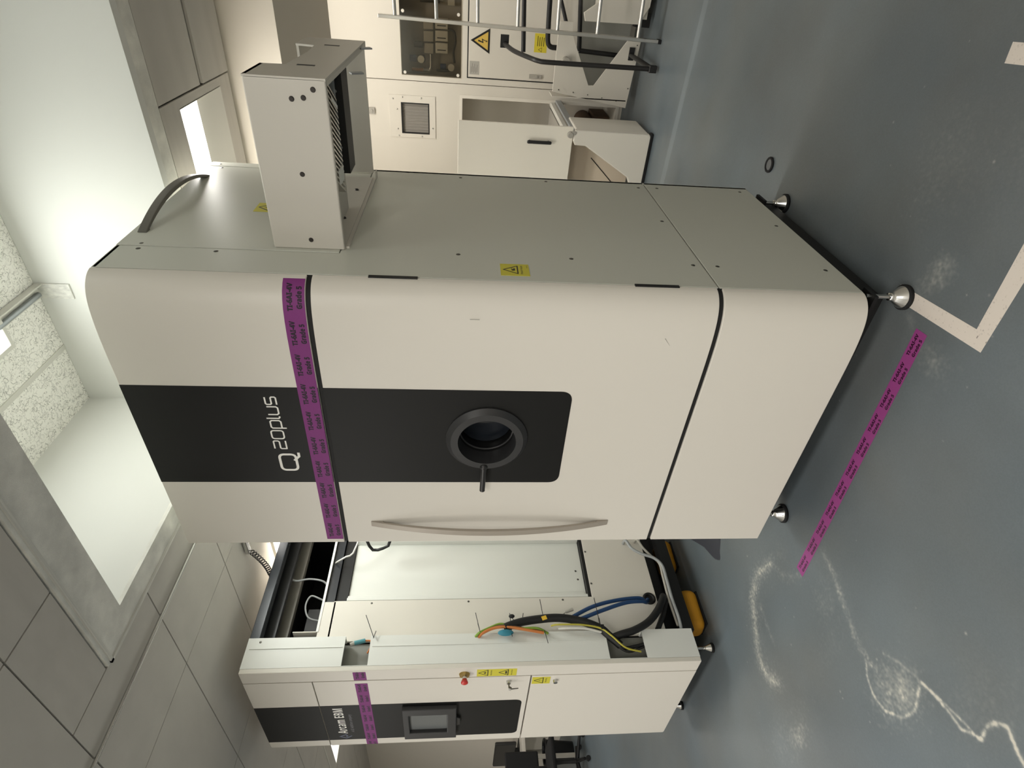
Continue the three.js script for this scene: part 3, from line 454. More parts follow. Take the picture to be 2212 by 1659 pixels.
  // side wall: front plate, pressed tray panel, lower plate
  part(t, 'side_plate', rb(-2.62, -2.6, .775, 2.552, -.346, CB - .005, .002), M.paint);
  part(t, 'side_plate', rb(-2.62, -2.6, .33, .771, -.3, CB - .005, .002), M.paint);
  part(t, 'side_plate', rb(-2.62, -2.602, .33, .79, -1.2, -.3, .002), M.paint);
  const tray = part(t, 'tray_panel', [bx(-2.665, -2.655, .815, 2.473, -1.2, -.352), rb(-2.655, -2.603, .815, 2.473, -.372, -.35, .003), rb(-2.655, -2.625, .83, 2.473, -.4, -.372, .004), rb(-2.655, -2.61, .815, 2.473, -.86, -.835, .003)], M.tray, 'white pressed tray panel');
  part(t, 'gap_bar', bx(-2.65, -2.605, .79, .812, -1.2, -.35), M.black);
  part(t, 'upper_bar', [bx(-2.68, -2.64, 2.476, 2.55, -1.2, -.35)], M.black);
  part(t, 'upper_bar', [bx(-2.66, -2.62, 2.555, 2.612, -1.2, -.35)], M.frameGloss);
  spots(t, 'screw', new THREE.SphereGeometry(.008, 10, 6, 0, 6.283, 0, 1.3).rotateZ(-Math.PI / 2).scale(.5, 1, 1), M.screw, [[-2.601, 1.0, -.326], [-2.601, 1.653, -.326], [-2.601, 2.303, -.326], [-2.601, .777, -.72], [-2.601, .777, -.45], [-2.655, .856, -.52], [-2.655, .863, -.59], [CX1 - .001, 2.93, -.03]]);
  // shelf with turned-up lip
  part(t, 'shelf', [bx(-3.5, -2.6, 2.618, 2.625, -1.2, -.13), bx(-2.607, -2.6, 2.54, 2.62, -.34, -.07)], M.paint);
  part(t, 'shelf_lip', rb(-2.66, -2.6, 2.622, 2.775, -.135, -.128, .002), M.paint);
  part(t, 'shelf_edge', bx(-2.602, -2.596, 2.614, 2.629, -1.2, -.13), M.paintCool);
  // black frame, dark inside
  part(t, 'frame_beam', rb(-2.6, -2.535, 2.945, PT, -1.2, CB - .002, .004), M.frameGloss);
  part(t, 'frame_beam', rb(-2.72, -2.68, 2.9, 2.98, -1.2, CB - .002, .004), M.frame);
  part(t, 'frame_beam', rb(-2.86, -2.81, 2.86, 2.97, -1.2, CB - .002, .004), M.handleDark.clone());
  part(t, 'frame_beam', rb(-2.68, -2.62, 2.56, 2.945, -1.2, -1.14, .004), M.frame);
  part(t, 'frame_beam', rb(-3.6, -3.54, 2.63, 2.98, -.6, -.54, .004), M.frame);
  part(t, 'frame_beam', rb(-3.55, -2.7, 2.68, 2.73, -1.19, -1.14, .004), M.frame);
  part(t, 'inner_box', [bx(-3.3, -2.95, 2.63, 2.8, -.5, -.25)], M.frame);
  part(t, 'roof', bx(CX0, -2.6, PT - .012, PT, -1.2, .13), M.paint);
  part(t, 'left_side', bx(CX0, CX0 + .012, PB, PT - .012, -1.2, .088), M.paint); part(t, 'inner_lining', [bx(CX0 + .012, CX0 + .02, PB, PT - .012, -1.19, .08), bx(CX0 + .02, -2.62, PT - .02, PT - .012, -1.18, .08), bx(CX0 + .02, -2.66, 2.63, PT - .02, .07, .08)], M.black);
  part(t, 'inner_back', bx(CX0 + .015, -2.62, PB, PT - .012, -1.2, -1.185), M.black);
  part(t, 'inner_wall', bx(-3.6, -2.66, PB + .06, 2.5, -1.18, .09), M.frame);
  // base
  part(t, 'base_beam', bx(-2.62, -2.545, .158, .235, -1.2, CB), M.black); part(t, 'base_beam', bx(CX0, CX0 + .07, .158, .235, -1.2, .1), M.black); part(t, 'base_beam', bx(CX0 + .07, -2.62, .158, .235, .02, .1), M.black);
  part(t, 'base_strut', bx(-2.75, -2.7, .235, .33, -1.18, -.06), M.black);
  part(t, 'bottom_panel', bx(CX0 + .02, -2.76, .235, .25, -1.18, .08), M.frame); part(t, 'underbody', bx(CX0 + .08, -2.98, .06, .235, -1.15, .0), M.black);
  for (const [x, z] of [[-2.7, -.01], [-3.54, .0], [-2.66, -1.12], [-3.56, -1.12]]) levelFoot(t, x, z, .03, .16);
  part(t, 'cable_grommet', new THREE.TorusGeometry(.034, .012, 10, 28).rotateY(Math.PI / 2).translate(-2.598, .385, -.322), M.black);
  part(t, 'cable_grommet', cyl([-2.6, .385, -.322], [-2.596, .385, -.322], .034, .034, 24), M.gasket);
}
// cables hanging on the opened side
const cableGroup = 'cables and hoses on the opened side of the control cabinet';
{
  const t = thing('cable_bundle', 'black sleeved cable bundle bulging from the cabinet side, tied with cable ties', 'cables', [-2.5, .7, -.06]);
  part(t, 'sleeve', tube([[-2.5, 1.424, -.074], [-2.5, 1.378, -.092], [-2.5, 1.302, -.113], [-2.5, 1.193, -.128], [-2.5, 1.085, -.135], [-2.5, .979, -.122], [-2.5, .876, -.092], [-2.51, .792, -.056], [-2.52, .753, -.021], [-2.54, .68, .04]], .026, 60, 12), M.black, 'black sleeve');
  part(t, 'wire', tube([[-2.53, 1.61, -.035], [-2.5, 1.585, -.045], [-2.5, 1.513, -.079], [-2.5, 1.453, -.1], [-2.495, 1.394, -.086], [-2.49, 1.336, -.062], [-2.49, 1.216, -.06], [-2.52, 1.144, -.04]], .008, 50, 8), M.greenYellow, 'green and yellow wire');
  part(t, 'wire', tube([[-2.53, 1.59, -.03], [-2.5, 1.568, -.04], [-2.492, 1.499, -.067], [-2.485, 1.424, -.071], [-2.485, 1.321, -.056], [-2.5, 1.174, -.034]], .009, 40, 8), M.orange, 'orange wire');
  part(t, 'wire', tube([[-2.5, 1.56, -.05], [-2.495, 1.49, -.077], [-2.49, 1.42, -.083], [-2.49, 1.32, -.068], [-2.5, 1.18, -.045]], .006, 40, 8), M.brown, 'brown wire');
  part(t, 'wire', tube([[-2.5, 1.12, -.08], [-2.476, 1.095, -.073], [-2.472, 1.004, -.071], [-2.475, .908, -.066], [-2.485, .804, -.048], [-2.49, .743, -.002], [-2.51, .66, .07], [-2.53, .56, .09]], .006, 50, 8), M.yellowWire, 'yellow wire');
  part(t, 'wire', tube([[-2.49, 1.08, -.055], [-2.478, 1.0, -.05], [-2.48, .9, -.045], [-2.5, .8, -.03]], .007, 40, 8), M.whiteCable, 'white wire');
  part(t, 'wire', tube([[-2.53, .75, .0], [-2.545, .668, .053], [-2.545, .573, .045], [-2.55, .49, .02]], .012, 30, 8), M.black, 'black wire'); part(t, 'wire', tube([[-2.53, .76, -.01], [-2.55, .65, .075], [-2.55, .56, .06], [-2.55, .49, .03]], .007, 30, 8), M.blackPlastic, 'black wire');
  part(t, 'foam_plug', new THREE.IcosahedronGeometry(.03, 2).scale(.6, 1.7, .7).translate(-2.49, 1.42, -.035), M.teal, 'blue foam plug');
  part(t, 'tag', new THREE.BoxGeometry(.004, .032, .026).rotateX(.3).translate(-2.468, 1.166, -.118), M.yellowTag, 'yellow tag');
  part(t, 'plug', [cyl([-2.49, 1.039, -.15], [-2.49, 1.012, -.17], .004, .004, 8), cyl([-2.49, 1.015, -.168], [-2.49, .965, -.187], .009, .011, 12)], M.labelGrey, 'grey plug');
  for (const [a, b] of [[[1.61, -.175], [1.583, -.041]], [[1.596, -.1], [1.583, -.041]], [[1.178, -.263], [1.17, -.136]], [[1.17, -.044], [1.157, .045]], [[.808, -.266], [.802, -.057]], [[.8, -.12], [.802, -.05]], [[1.298, -.165], [1.309, -.101]], [[1.387, -.167], [1.381, -.005]], [[1.38, -.14], [1.35, -.1]]]) part(t, 'cable_tie', cyl([-2.488, ...a], [-2.482, ...b], .0022, .0022, 6), M.black);
  part(t, 'tie_head', new THREE.IcosahedronGeometry(.02, 1).scale(.6, 1, .7).translate(-2.487, 1.375, -.145), M.black); part(t, 'tie_head', new THREE.BoxGeometry(.02, .02, .03).translate(-2.487, .79, -.055), M.black);
}
{
  const t = thing('cable_tie_tail', 'small teal plug with an orange wire in the upper cut-out of the control cabinet', 'plug', [-2.55, 2.25, -.03]);
  part(t, 'plug_body', cyl([-2.545, 2.365, -.02], [-2.545, 2.3, -.035], .013, .013, 14), M.tealPlug, 'teal plug'); part(t, 'plug_tip', cyl([-2.545, 2.39, -.01], [-2.545, 2.36, -.021], .011, .012, 14), M.labelGrey); part(t, 'wire', tube([[-2.545, 2.3, -.035], [-2.545, 2.265, -.03], [-2.55, 2.262, .0], [-2.56, 2.28, .04]], .005, 20, 8), M.orange, 'orange wire');
  part(t, 'cable_tie', [cyl([-2.51, 2.314, -.187], [-2.505, 2.244, -.03], .0022, .0022, 6), cyl([-2.505, 2.236, -.075], [-2.505, 2.247, -.027], .0022, .0022, 6)], M.black);
}
solo('blue_hose', tube([[-2.5, 1.0, -.12], [-2.505, .968, -.143], [-2.51, .821, -.216], [-2.515, .653, -.261], [-2.525, .486, -.282], [-2.55, .435, -.27], [-2.59, .4, -.31], [-2.63, .385, -.32]], .013, 60, 10), M.blue, 'dark blue hose arching highest into the round grommet', 'hose', cableGroup);
solo('blue_hose', tube([[-2.49, .95, -.11], [-2.5, .915, -.125], [-2.5, .764, -.181], [-2.505, .594, -.236], [-2.52, .476, -.254], [-2.56, .425, -.27], [-2.63, .38, -.335]], .013, 60, 10), M.blue, 'dark blue hose running just below the other blue hose', 'hose', cableGroup);
solo('black_hose', tube([[-2.6, .28, -.34], [-2.53, .317, -.275], [-2.51, .382, -.18], [-2.51, .467, -.099], [-2.515, .574, -.046], [-2.525, .672, -.023], [-2.55, .739, -.01]], .024, 50, 12), M.black, 'thick black hose curving up from the base into the lower cut-out', 'hose', cableGroup);
solo('black_hose', tube([[-2.6, .24, -.34], [-2.56, .289, -.272], [-2.555, .335, -.176], [-2.56, .401, -.07]], .018, 40, 12), M.black, 'short black hose beside the thick one at the cabinet base', 'hose', cableGroup);
solo('grey_hose', tube([[-2.6, .47, -.79], [-2.53, .468, -.765], [-2.52, .44, -.685], [-2.52, .371, -.635], [-2.52, .296, -.602], [-2.525, .249, -.542], [-2.525, .247, -.427], [-2.525, .252, -.281], [-2.53, .245, -.143], [-2.56, .24, -.05]], .011, 70, 10), M.greyHose, 'pale grey hose bending from the lower plate along the base', 'hose', cableGroup);
solo('grey_hose', tube([[-2.6, .38, -.8], [-2.54, .375, -.779], [-2.53, .351, -.699], [-2.53, .307, -.625], [-2.53, .262, -.56], [-2.54, .262, -.45], [-2.55, .264, -.293], [-2.57, .25, -.1]], .009, 70, 10), M.labelGrey, 'thinner grey hose tucked behind the pale one on the base', 'hose', cableGroup);
solo('cable', tube([[-1.374, 2.44, -.9], [-2.3, 2.42, -.8], [-2.5, 2.462, -.674], [-2.52, 2.52, -.636], [-2.58, 2.579, -.644], [-2.62, 2.6, -.66]], .006, 50, 8), M.whiteCable, 'thin white cable sagging from printer to control cabinet', 'cable', cableGroup);
solo('cable', tube([[-1.374, 2.43, -.75], [-2.2, 2.4, -.74], [-2.45, 2.344, -.663], [-2.45, 2.263, -.654], [-2.42, 2.211, -.681], [-2.2, 2.2, -.74], [-1.374, 2.22, -.8]], .011, 60, 8), M.black, 'black cable drooping in a loop beside the printer door', 'cable', cableGroup);
solo('cable', tube([[-2.7, 2.93, -.6], [-2.75, 2.883, -.605], [-2.75, 2.789, -.618], [-2.75, 2.687, -.594], [-2.8, 2.64, -.55]], .007, 40, 8), M.greyHose, 'grey cable hanging inside the dark top of the control cabinet', 'cable', cableGroup);
solo('cable', tube([[-2.78, 2.63, -.44], [-2.75, 2.693, -.461], [-2.75, 2.756, -.48], [-2.75, 2.775, -.403], [-2.75, 2.734, -.316], [-2.78, 2.64, -.305]], .006, 40, 8), M.greyHose, 'looped grey cable standing on the shelf of the control cabinet', 'cable', cableGroup);
// ceiling hook with curled cord
{
  const t = thing('curled_cord', 'curled black cord on a metal clip hanging from the ceiling to the control cabinet', 'cord', [-2.2, 3.1, -.5]);
  part(t, 'clip', rb(-2.32, -2.1, 3.095, 3.122, -.56, -.52, .006).translate(0, 0, 0).rotateY(0), M.steel, 'metal clip');
  const pts = []; for (let i = 0; i <= 260; i++) { const s = i / 260, x = -2.32 + (-2.62 + 2.32) * s, y = 3.1 - .075 * s - .02 * Math.sin(s * 3.14), z = -.55 - .02 * s, a = s * 13 * 6.283; pts.push([x, y + .016 * Math.cos(a), z + .016 * Math.sin(a)]); }
  part(t, 'coil', tube(pts, .0035, 520, 6), M.black); part(t, 'cord_end', rb(-2.66, -2.6, PT, 3.035, -.58, -.55, .004), M.black);
}
// pads under the control cabinet
for (const [x, z, l, lab] of [[-2.72, -.28, .3, 'ochre padded floor skate under the corner of the control cabinet'], [-2.86, -.83, .28, 'ochre padded floor skate deeper beneath the control cabinet']]) {
  const g = new RoundedBoxGeometry(.17, .13, l, 4, .055); const p = g.attributes.position; for (let i = 0; i < p.count; i++) { const k = 1 + .06 * Math.sin(p.getX(i) * 40 + p.getZ(i) * 23); p.setXYZ(i, p.getX(i) * k, p.getY(i) * k, p.getZ(i)); } g.computeVertexNormals(); g.translate(x, .068, z);
  const t = thing('floor_skate', lab, 'skate', [x, 0, z], 'padded skates under the control cabinet'); part(t, 'pad', g, M.ochre, 'ochre pad'); part(t, 'sole', bx(x - .07, x + .07, 0, .012, z - l * .42, z + l * .42), M.rubber);
}

// ================================================================ ON THE FLOOR
{ // purple tape on the floor
  const A = [-1.451, .252], B = [-.08, .1435], dx = B[0] - A[0], dz = B[1] - A[1], L = Math.hypot(dx, dz), h = .0305; const nx = -dz / L, nz = dx / L;
  const g = new THREE.BufferGeometry(), pos = [], uv = []; const c = (p, s) => [p[0] + nx * s, .0008, p[1] + nz * s]; const q = [c(A, h), c(B, h), c(B, -h), c(A, -h)], t = [[0, 0], [11, 0], [11, 1], [0, 1]]; for (const i of [0, 1, 2, 0, 2, 3]) { pos.push(...q[i]); uv.push(...t[i]); }
  g.setAttribute('position', new THREE.Float32BufferAttribute(pos, 3)); g.setAttribute('uv', new THREE.Float32BufferAttribute(uv, 2)); g.computeVertexNormals();
  solo('floor_tape', g, M.tapeFloor, 'faded purple lettered tape stuck on the floor before the printer', 'tape');
}
const flat = pts => { const s = shapeOf(pts.map(p => [p[0], -p[1]])); const g = new THREE.ExtrudeGeometry(s, { depth: .0006, bevelEnabled: false }); g.rotateX(-Math.PI / 2); return g.translate(0, .0002, 0); };
solo('floor_marking', flat([[.012, -.062], [-.046, -.055], [-.003, .395], [.252, .382], [.7, .36], [.7, .295], [.354, .306], [.051, .334]]), M.floorLine, 'white L-shaped floor line starting under the printer foot', 'floor marking');
solo('floor_marking', flat([[.779, -.118], [.838, -.128], [.88, .5], [.82, .5]]), M.floorLine, 'short white floor line apart from the L-shaped one', 'floor marking');
{ const t = thing('rubber_disc', 'small black rubber disc lying loose on the floor', 'disc', [.088, 0, -1.36]); part(t, 'rim', new THREE.TorusGeometry(.036, .007, 10, 36).rotateX(Math.PI / 2).translate(.088, .007, -1.36), M.rubber); part(t, 'plate', cyl([.088, .001, -1.36], [.088, .008, -1.36], .034, .034, 32), std('#5d6062', .4)); }

// ================================================================ EQUIPMENT WALL BEHIND
const EZ = -4.9;
const eq1 = thing('equipment_enclosure', 'white equipment enclosure with filter window and opened lower bay', 'enclosure', [-.9, 0, -5.2]);
{
  const t = eq1, x0 = -1.59, x1 = -.222;
  const f = hole(hole(rectS(x0, x1, 0, 3.2), [[-.745, 2.115], [-.43, 2.115], [-.43, 2.418], [-.745, 2.418]]), [[-1.3, .07], [-.356, .07], [-.356, 1.76], [-1.3, 1.76]]);
  part(t, 'front_panel', frontExt(f, EZ - .03, EZ, .002), M.paintBack);
  part(t, 'body', [bx(x0, x0 + .02, 0, 3.2, -5.58, EZ - .03), bx(x1 - .02, x1, 0, 3.2, -5.58, EZ - .03), bx(x0, x1, 3.18, 3.2, -5.58, EZ - .03)], M.paintBack);
  part(t, 'bay_lining', [bx(-1.32, -1.3, .05, 1.78, -5.56, EZ - .03), bx(-.356, -.336, .05, 1.78, -5.56, EZ - .03), bx(-1.3, -.356, 1.76, 1.78, -5.56, EZ - .03), bx(-1.3, -.356, .05, .07, -5.56, EZ - .03), bx(-1.32, -.336, .05, 1.78, -5.58, -5.56)], M.paintBack, 'painted inner lining');
  part(t, 'bay_frame', frontExt(hole(rectS(-1.335, -.322, .035, 1.79), [[-1.3, .07], [-.356, .07], [-.356, 1.76], [-1.3, 1.76]]), EZ, EZ + .006), M.grime);
  part(t, 'filter_frame', frontExt(hole(rectS(-.785, -.36, 2.05, 2.545), [[-.735, 2.125], [-.44, 2.125], [-.44, 2.408], [-.735, 2.408]]), EZ, EZ + .008, .001), M.paintBack);
  part(t, 'filter_seal', frontExt(hole(rectS(-.745, -.43, 2.115, 2.418), [[-.733, 2.128], [-.442, 2.128], [-.442, 2.405], [-.733, 2.405]]), EZ - .02, EZ + .009), M.black, 'black seal');
  part(t, 'filter', bx(-.74, -.435, 2.12, 2.413, EZ - .03, EZ - .02), M.filter, 'grey filter mesh');
  for (let i = 0; i < 11; i++) part(t, 'filter_pleat', cyl([-.735 + i * .0295, 2.125, EZ - .019], [-.735 + i * .0295, 2.408, EZ - .019], .006, .006, 6), M.filter);
  spots(t, 'screw', new THREE.SphereGeometry(.009, 8, 6), M.steel, [[-.4, 2.5], [-.5, 2.46], [-.7, 2.46], [-.38, 2.2], [-.38, 2.4], [-.77, 2.2], [-.77, 2.45], [-.68, 2.08]].map(([x, y]) => [x, y, EZ + .008]));
  part(t, 'lifting_tab', [bx(-.56, -.5, 2.7, 2.76, EZ, EZ + .02), cyl([-.53, 2.73, EZ + .02], [-.53, 2.73, EZ + .03], .012)], M.labelGrey);
  part(t, 'pump', [cyl([-.62, .32, -5.5], [-.62, .32, -5.05], .1, .1, 24), cyl([-.62, .32, -5.05], [-.62, .32, -5.0], .06, .05, 20), bx(-.75, -.5, .08, .25, -5.5, -5.1)], M.brown, 'brown vacuum pump');
}
const eq2 = thing('equipment_enclosure', 'white equipment enclosure with tinted window and electrical door', 'enclosure', [.9, 0, -5.2]);
{
  const t = eq2, x0 = -.216, x1 = 2.6;
  const f = hole(rectS(x0, x1, 0, 3.2), [[-.16, 1.783], [.95, 1.783], [.95, 2.39], [-.16, 2.39]]);
  part(t, 'front_panel', frontExt(f, EZ - .03, EZ, .002), M.paintBack);
  part(t, 'body', [bx(x0, x0 + .02, 0, 3.2, -5.58, EZ - .03), bx(x1 - .02, x1, 0, 3.2, -5.58, EZ - .03), bx(x0, x1, 3.18, 3.2, -5.58, EZ - .03)], M.paintBack);
  part(t, 'recess', [bx(-.2, .99, 1.74, 2.43, -5.16, -5.14), bx(-.2, .99, 1.74, 1.76, -5.14, EZ - .03), bx(-.2, .99, 2.41, 2.43, -5.14, EZ - .03), bx(-.2, -.18, 1.76, 2.41, -5.14, EZ - .03), bx(.97, .99, 1.76, 2.41, -5.14, EZ - .03)], std('#aaa498', .7));
  part(t, 'tinted_window', bx(-.165, .955, 1.778, 2.395, EZ + .001, EZ + .007), M.tint, 'tinted clear window');
  for (const [x, y] of [[-.14, 2.36], [-.14, 1.81], [.4, 2.36], [.4, 1.81]]) part(t, 'window_screw', cyl([x, y, EZ + .007], [x, y, EZ + .012], .016, .014, 14), M.grime);
  // valve manifold seen through the window
  const z = -5.06;
  for (let i = 0; i < 3; i++) { part(t, 'valve_block', rb(.02 + i * .11, .115 + i * .11, 2.07, 2.17, z - .06, z, .006), M.manifoldGrey); part(t, 'valve_block', rb(.03 + i * .11, .125 + i * .11, 1.92, 2.05, z - .06, z, .006), M.gaugeFace); part(t, 'valve_slot', bx(.055 + i * .11, .065 + i * .11, 1.94, 2.03, z, z + .002), M.manifoldDark); }
  part(t, 'regulator', [cyl([-.03, 2.21, z], [-.03, 2.25, z], .03, .03), cyl([-.03, 2.16, z], [-.03, 2.21, z], .035, .035), cyl([.1, 2.18, z], [.1, 2.27, z], .03, .03)], M.manifoldDark, 'dark regulator body');
  part(t, 'regulator_knob', cyl([-.03, 2.25, z], [-.03, 2.32, z], .033, .03), M.blueKnob, 'blue knob'); part(t, 'regulator_knob', cyl([-.09, 1.94, z], [-.09, 2.0, z], .028, .026), M.blueKnob, 'blue knob');
  part(t, 'gauge', cyl([-.03, 2.2, z + .02], [-.03, 2.2, z + .05], .035, .035, 24), M.gaugeFace, 'round gauge'); part(t, 'gauge', cyl([-.09, 1.885, z + .02], [-.09, 1.885, z + .05], .035, .035, 24), M.gaugeFace, 'round gauge');
  part(t, 'pipe', [poly([[-.03, 2.1, z], [-.06, 2.1, z], [-.1, 2.1, z], [-.14, 2.12, z], [-.14, 2.3, z]], .012), poly([[.02, 2.1, z], [-.08, 2.1, z], [-.125, 2.1, z], [-.125, 2.18, z]], .011)], M.steel, 'bright pipe');
  part(t, 'pipe', [cyl([-.135, 2.18, z], [-.135, 2.3, z], .018, .018)], M.brass, 'brass pipe'); part(t, 'pipe', [tube([[.25, 1.92, z], [.24, 1.86, z], [.15, 1.84, z], [.05, 1.86, z], [-.05, 1.85, z]], .012), tube([[-.12, 1.88, z], [-.13, 1.97, z], [-.13, 2.04, z]], .014)], M.manifoldDark, 'dark pipe');
  for (let i = 0; i < 3; i++) { part(t, 'solenoid', rb(.46 + i * .12, .54 + i * .12, 1.85, 1.92, z - .05, z + .02, .005), M.gaugeFace); part(t, 'solenoid', rb(.47 + i * .12, .53 + i * .12, 2.0, 2.2, z - .05, z, .005), M.manifoldDark); }
  // electrical door
  part(t, 'door_seal', frontExt(hole(rectS(-.158, .9, .5, 1.716), [[-.146, .512], [.888, .512], [.888, 1.704], [-.146, 1.704]]), EZ, EZ + .003), M.black, 'black door seal');
  const d = part(t, 'electrical_door', rb(-.146, .888, .512, 1.704, EZ + .0005, EZ + .008, .002), M.paintBack, 'white electrical door');
  const tri = (s, c) => { const h = s * .866; return shapeOf([[c[0] - s / 2, c[1]], [c[0] + s / 2, c[1]], [c[0], c[1] + h]]); };
  const ts = tri(.225, [.192, 1.49]); const inner = tri(.165, [.192, 1.507]).getPoints(); hole(ts, inner.map(p => [p.x, p.y]).reverse());
  part(d, 'warning_sign', frontExt(tri(.215, [.192, 1.493]), EZ + .008, EZ + .0095), std('#d6b455', .5), 'yellow high voltage triangle');
  part(d, 'warning_sign', frontExt(ts, EZ + .0095, EZ + .011), M.black, 'black triangle border');
  part(d, 'warning_sign', frontExt(shapeOf([[.186, 1.61], [.2, 1.605], [.184, 1.565], [.212, 1.572], [.19, 1.522], [.203, 1.528], [.188, 1.512], [.181, 1.53], [.187, 1.528], [.2, 1.56], [.172, 1.553]].reverse()), EZ + .0095, EZ + .011), M.black, 'black lightning bolt');
  part(d, 'notice_sticker', uvBox(bx(.005, -.12, 1.59, 1.69, EZ + .008, EZ + .009), 'x', -.12, .005, 'y', 1.59, 1.69), stGrey, 'small grey notice');
  part(d, 'notice_sticker', uvBox(bx(.122, .292, .9, 1.03, EZ + .008, EZ + .009), 'x', .122, .292, 'y', .9, 1.03), stNote, 'yellow notice with small triangle');
  part(d, 'latch', [rb(-.122, -.083, .925, 1.062, EZ + .008, EZ + .02, .004), cyl([-.102, .98, EZ + .02], [-.102, .98, EZ + .028], .012)], M.labelGrey, 'grey latch');
  part(t, 'panel_joint', [bx(-.21, 2.5, .497, .5, EZ, EZ + .001)], M.black);
}
{ // pulled-out trolley in the opened bay
  const t = thing('pump_trolley', 'cream trolley with black pull handle drawn out of the opened bay', 'trolley', [-.8, 0, -3.65]), z = -3.6;
  part(t, 'front_panel', rb(-1.32, -.285, .745, 1.79, z - .03, z, .004), std('#f0eadd', .42), 'large cream front panel');
  part(t, 'pull_handle', [rb(-.437, -.407, .94, 1.165, z + .03, z + .055, .012), cyl([-.422, .965, z], [-.422, .965, z + .04], .009), cyl([-.422, 1.14, z], [-.422, 1.14, z + .04], .009)], M.blackPlastic, 'black pull handle');
  part(t, 'base_shell', frontExt(shapeOf([[-1.4, .02], [-.33, .02], [-.309, .04], [-.305, .725], [-.33, .742], [-.40, .742], [-.436, .72], [-.44, .62], [-.705, .175], [-.76, .148], [-1.4, .148]]), z - .04, z + .02, .012), M.grime, 'white bumper shell with slanted edge');
  part(t, 'side_shell', rb(-.345, -.305, .04, .72, -4.1, z - .02, .015), M.grime);
  part(t, 'rubber_skirt', rb(-1.4, -.3, 0, .03, z - .04, z + .024, .008), M.rubber);
  part(t, 'back_panel', bx(-1.3, -.42, .1, .74, z - .3, z - .28), M.beige, 'beige inner panel');
  part(t, 'inner_seam', new THREE.BoxGeometry(.008, .35, .004).rotateZ(-.75).translate(-.74, .36, z - .278), M.black);
  part(t, 'rail', rb(-.39, -.345, .76, .8, EZ - .3, z - .03, .003), M.tbar, 'slide rail'); part(t, 'rail', rb(-.345, -.32, .69, .75, EZ - .3, z - .03, .003), M.greyHose, 'slide rail');
  part(t, 'clamp_knob', [cyl([-.35, .77, z], [-.35, .77, z + .035], .03, .024), cyl([-.33, .74, z], [-.33, .74, z + .03], .018)], M.labelGrey, 'grey clamp knob');
  part(t, 'deck', bx(-1.25, -.42, .76, .79, EZ - .1, z - .05), M.labelGrey); for (const x of [-1.22, -.45]) part(t, 'post', bx(x - .015, x + .015, .79, 1.7, z - .08, z - .05), M.labelGrey);
}
{ // notched bracket plate with black guard tubes
  const t = thing('lift_cart', 'white notched plate cart with bent black guard tubes behind the ladder', 'cart', [.1, 0, -4.4]), z = -4.42;
  part(t, 'notched_plate', frontExt(shapeOf([[-.152, .86], [-.262, .09], [.33, .05], [.34, .175], [-.073, .45], [-.075, .505], [.35, .72], [.452, .725], [.452, .85], [.35, .86]].reverse()), z - .02, z, .002), M.paintBack, 'white plate with a V-shaped notch');
  part(t, 'plate_fold', sideExt(shapeOf([[z, .86], [z - .25, .86], [z - .25, .1], [z, .1]].reverse()), -.2, -.19), M.paintBack);
  for (const [x, y] of [[-.15, .8], [-.165, .65], [-.18, .5], [-.2, .35], [-.22, .2], [-.1, .1], [.1, .085], [.28, .08]]) part(t, 'rivet', cyl([x + .02, y, z], [x + .02, y, z + .004], .006, .006, 8), M.screw);
  part(t, 'pipe_stub', cyl([.13, .765, z - .02], [.13, .765, z + .09], .035, .035, 20), M.labelGrey, 'grey pipe stub');
  const r = .021;
  part(t, 'guard_tube', tube([[.225, 1.36, -4.5], [.2, 1.28, -4.25], [.185, 1.14, -3.98], [.178, 1.08, -3.92], [.175, 1.0, -3.9], [.178, .6, -3.88], [.182, .2, -3.86], [.184, .045, -3.85]], r, 60, 10), M.blackPlastic, 'bent black guard tube');
  part(t, 'guard_foot', [cyl([.184, .05, -3.85], [.215, .13, -4.4], r, r, 12), rb(.155, .215, .02, .09, -3.88, -3.82, .006), bx(.17, .28, .1, .15, -4.42, -4.4)], M.blackPlastic);
  part(t, 'mount_plate', bx(.19, .3, 1.32, 1.4, -4.53, -4.5), M.black);
  part(t, 'cross_tube', cyl([.205, 1.2, -4.2], [.8, 1.22, -4.4], r, r, 12), M.blackPlastic, 'black cross tube');
  part(t, 'rear_tube', tube([[.7, .955, -4.55], [.4, .945, -4.55], [.26, .935, -4.55], [.22, .9, -4.55], [.2, .82, -4.55], [.05, .8, -4.55]], .024, 40, 10), M.black, 'black rear tube');
  part(t, 'rear_tube', [cyl([.63, .654, -4.6], [.2, .61, -4.6], .022, .022, 10), cyl([.2, .61, -4.6], [.18, .18, -4.6], .022, .022, 10), cyl([.6, .84, -4.58], [.43, .78, -4.5], .018, .018, 10)], M.black, 'black rear tube');
  part(t, 'lower_panel', bx(-.2, .9, .1, .62, -4.72, -4.7), M.inner, 'grey lower panel');
}
{ // hopper at the frame edge
  const t = thing('hopper', 'white angular hopper box standing beyond the ladder', 'hopper', [.8, 0, -4.25]);
  part(t, 'front', frontExt(shapeOf([[.48, .14], [.476, .64], [.54, .66], [.64, .52], [1.1, .5], [1.1, .05], [.62, .06]].reverse()), -4.32, -4.28, .003), M.paintBack);
  part(t, 'box', bx(.52, 1.1, .06, .5, -4.65, -4.32), M.paintBack); part(t, 'foot', bx(.45, .56, 0, .14, -4.5, -4.4), M.black);
}
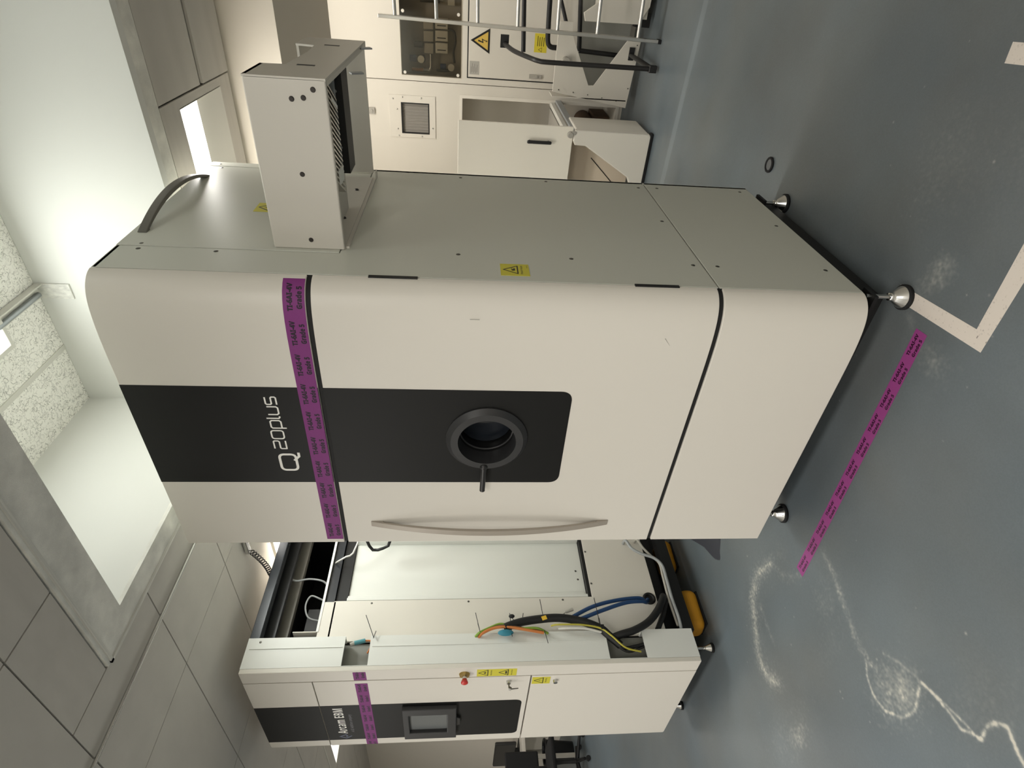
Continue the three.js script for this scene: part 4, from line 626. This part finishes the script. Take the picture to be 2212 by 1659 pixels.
{ // aluminium ladder
  const t = thing('ladder', 'aluminium ladder with round rungs standing before the equipment', 'ladder', [.6, 0, -3.95]), z = -3.95;
  const lean = y => z - .0 * y;
  for (const [xa, xb] of [[.39, .432], [.83, .872]]) { const g = rb(-.014, .014, 0, 2.48, -.033, .033, .004); const p = g.attributes.position; for (let i = 0; i < p.count; i++) p.setXYZ(i, p.getX(i) + xa + (xb - xa) * p.getY(i) / 2.48, p.getY(i), p.getZ(i) + z); const st = part(t, 'stile', g, M.alu, 'aluminium stile'); part(st, 'end_cap', rb(xa - .017, xa + .017, 0, .03, z - .036, z + .036, .004), M.rubber); }
  for (const y of [.211, .581, .937, 1.288, 1.635, 1.988, 2.34]) part(t, 'rung', cyl([.395 + .042 * y / 2.48, y, z], [.835 + .042 * y / 2.48, y + .012, z], .0155, .0155, 14), M.alu);
}
// ================================================================ DESK CORNER, FAR LEFT
{
  const t = thing('desk', 'white desk with metal legs against the far wall', 'desk', [-8.6, 0, -1.55]);
  part(t, 'desk_top', rb(-9.6, -8.0, .72, .765, -1.92, -1.2, .005), M.paint); for (const [x, z] of [[-9.5, -1.85], [-8.08, -1.85], [-9.5, -1.28], [-8.08, -1.28]]) part(t, 'leg', rb(x - .025, x + .025, 0, .72, z - .025, z + .025, .004), M.labelGrey); part(t, 'modesty_panel', bx(-9.45, -8.12, .3, .7, -1.88, -1.86), M.grime);
}
{
  const t = thing('monitor', 'black monitor seen from behind on the white desk', 'monitor', [-8.4, .765, -1.5]);
  part(t, 'screen', rb(-8.95, -8.15, .83, 1.14, -1.52, -1.47, .02), M.blackPlastic); part(t, 'neck', rb(-8.6, -8.5, .77, .86, -1.56, -1.5, .004), M.black); part(t, 'base', rb(-8.7, -8.4, .765, .775, -1.65, -1.4, .004), M.black);
}
{
  const t = thing('office_chair', 'black office chair with star base beside the desk', 'chair', [-7.42, 0, -.98]), x = -7.42, z = -.98;
  part(t, 'seat', rb(x - .25, x + .25, .43, .5, z - .24, z + .24, .03), M.rubber); part(t, 'backrest', rb(x - .27, x - .22, .6, 1.05, z - .22, z + .22, .02), M.rubber); part(t, 'gas_lift', cyl([x, .1, z], [x, .44, z], .03, .025), M.black); part(t, 'back_bar', bx(x - .25, x - .21, .45, .65, z - .03, z + .03), M.black);
  for (let i = 0; i < 5; i++) { const a = i * 1.2566 + .25, lx = x + Math.cos(a) * .3, lz = z + Math.sin(a) * .3; const l = part(t, 'star_arm', cyl([x, .12, z], [lx, .075, lz], .025, .018, 10), M.black); part(l, 'castor', cyl([lx - .02, .03, lz], [lx + .02, .03, lz], .03, .03, 16), M.black); }
}
{ const t = thing('waste_bin', 'dark waste bin lined with a black bag under the desk', 'bin', [-8.3, 0, -1.4]); part(t, 'bin_body', new THREE.LatheGeometry([[0, 0], [.13, 0], [.17, .4], [.175, .4], [.175, .41], [.16, .41], [.12, .02], [0, .02]].map(p => new THREE.Vector2(...p)), 28).translate(-8.3, 0, -1.4), M.black); part(t, 'bag', new THREE.TorusGeometry(.17, .02, 8, 30).rotateX(Math.PI / 2).translate(-8.3, .41, -1.4), std('#1a1b1d', .25)); }

scene.traverse(o => { if (o.isMesh) { o.castShadow = true; o.receiveShadow = true; } });
renderer.render(scene, camera);
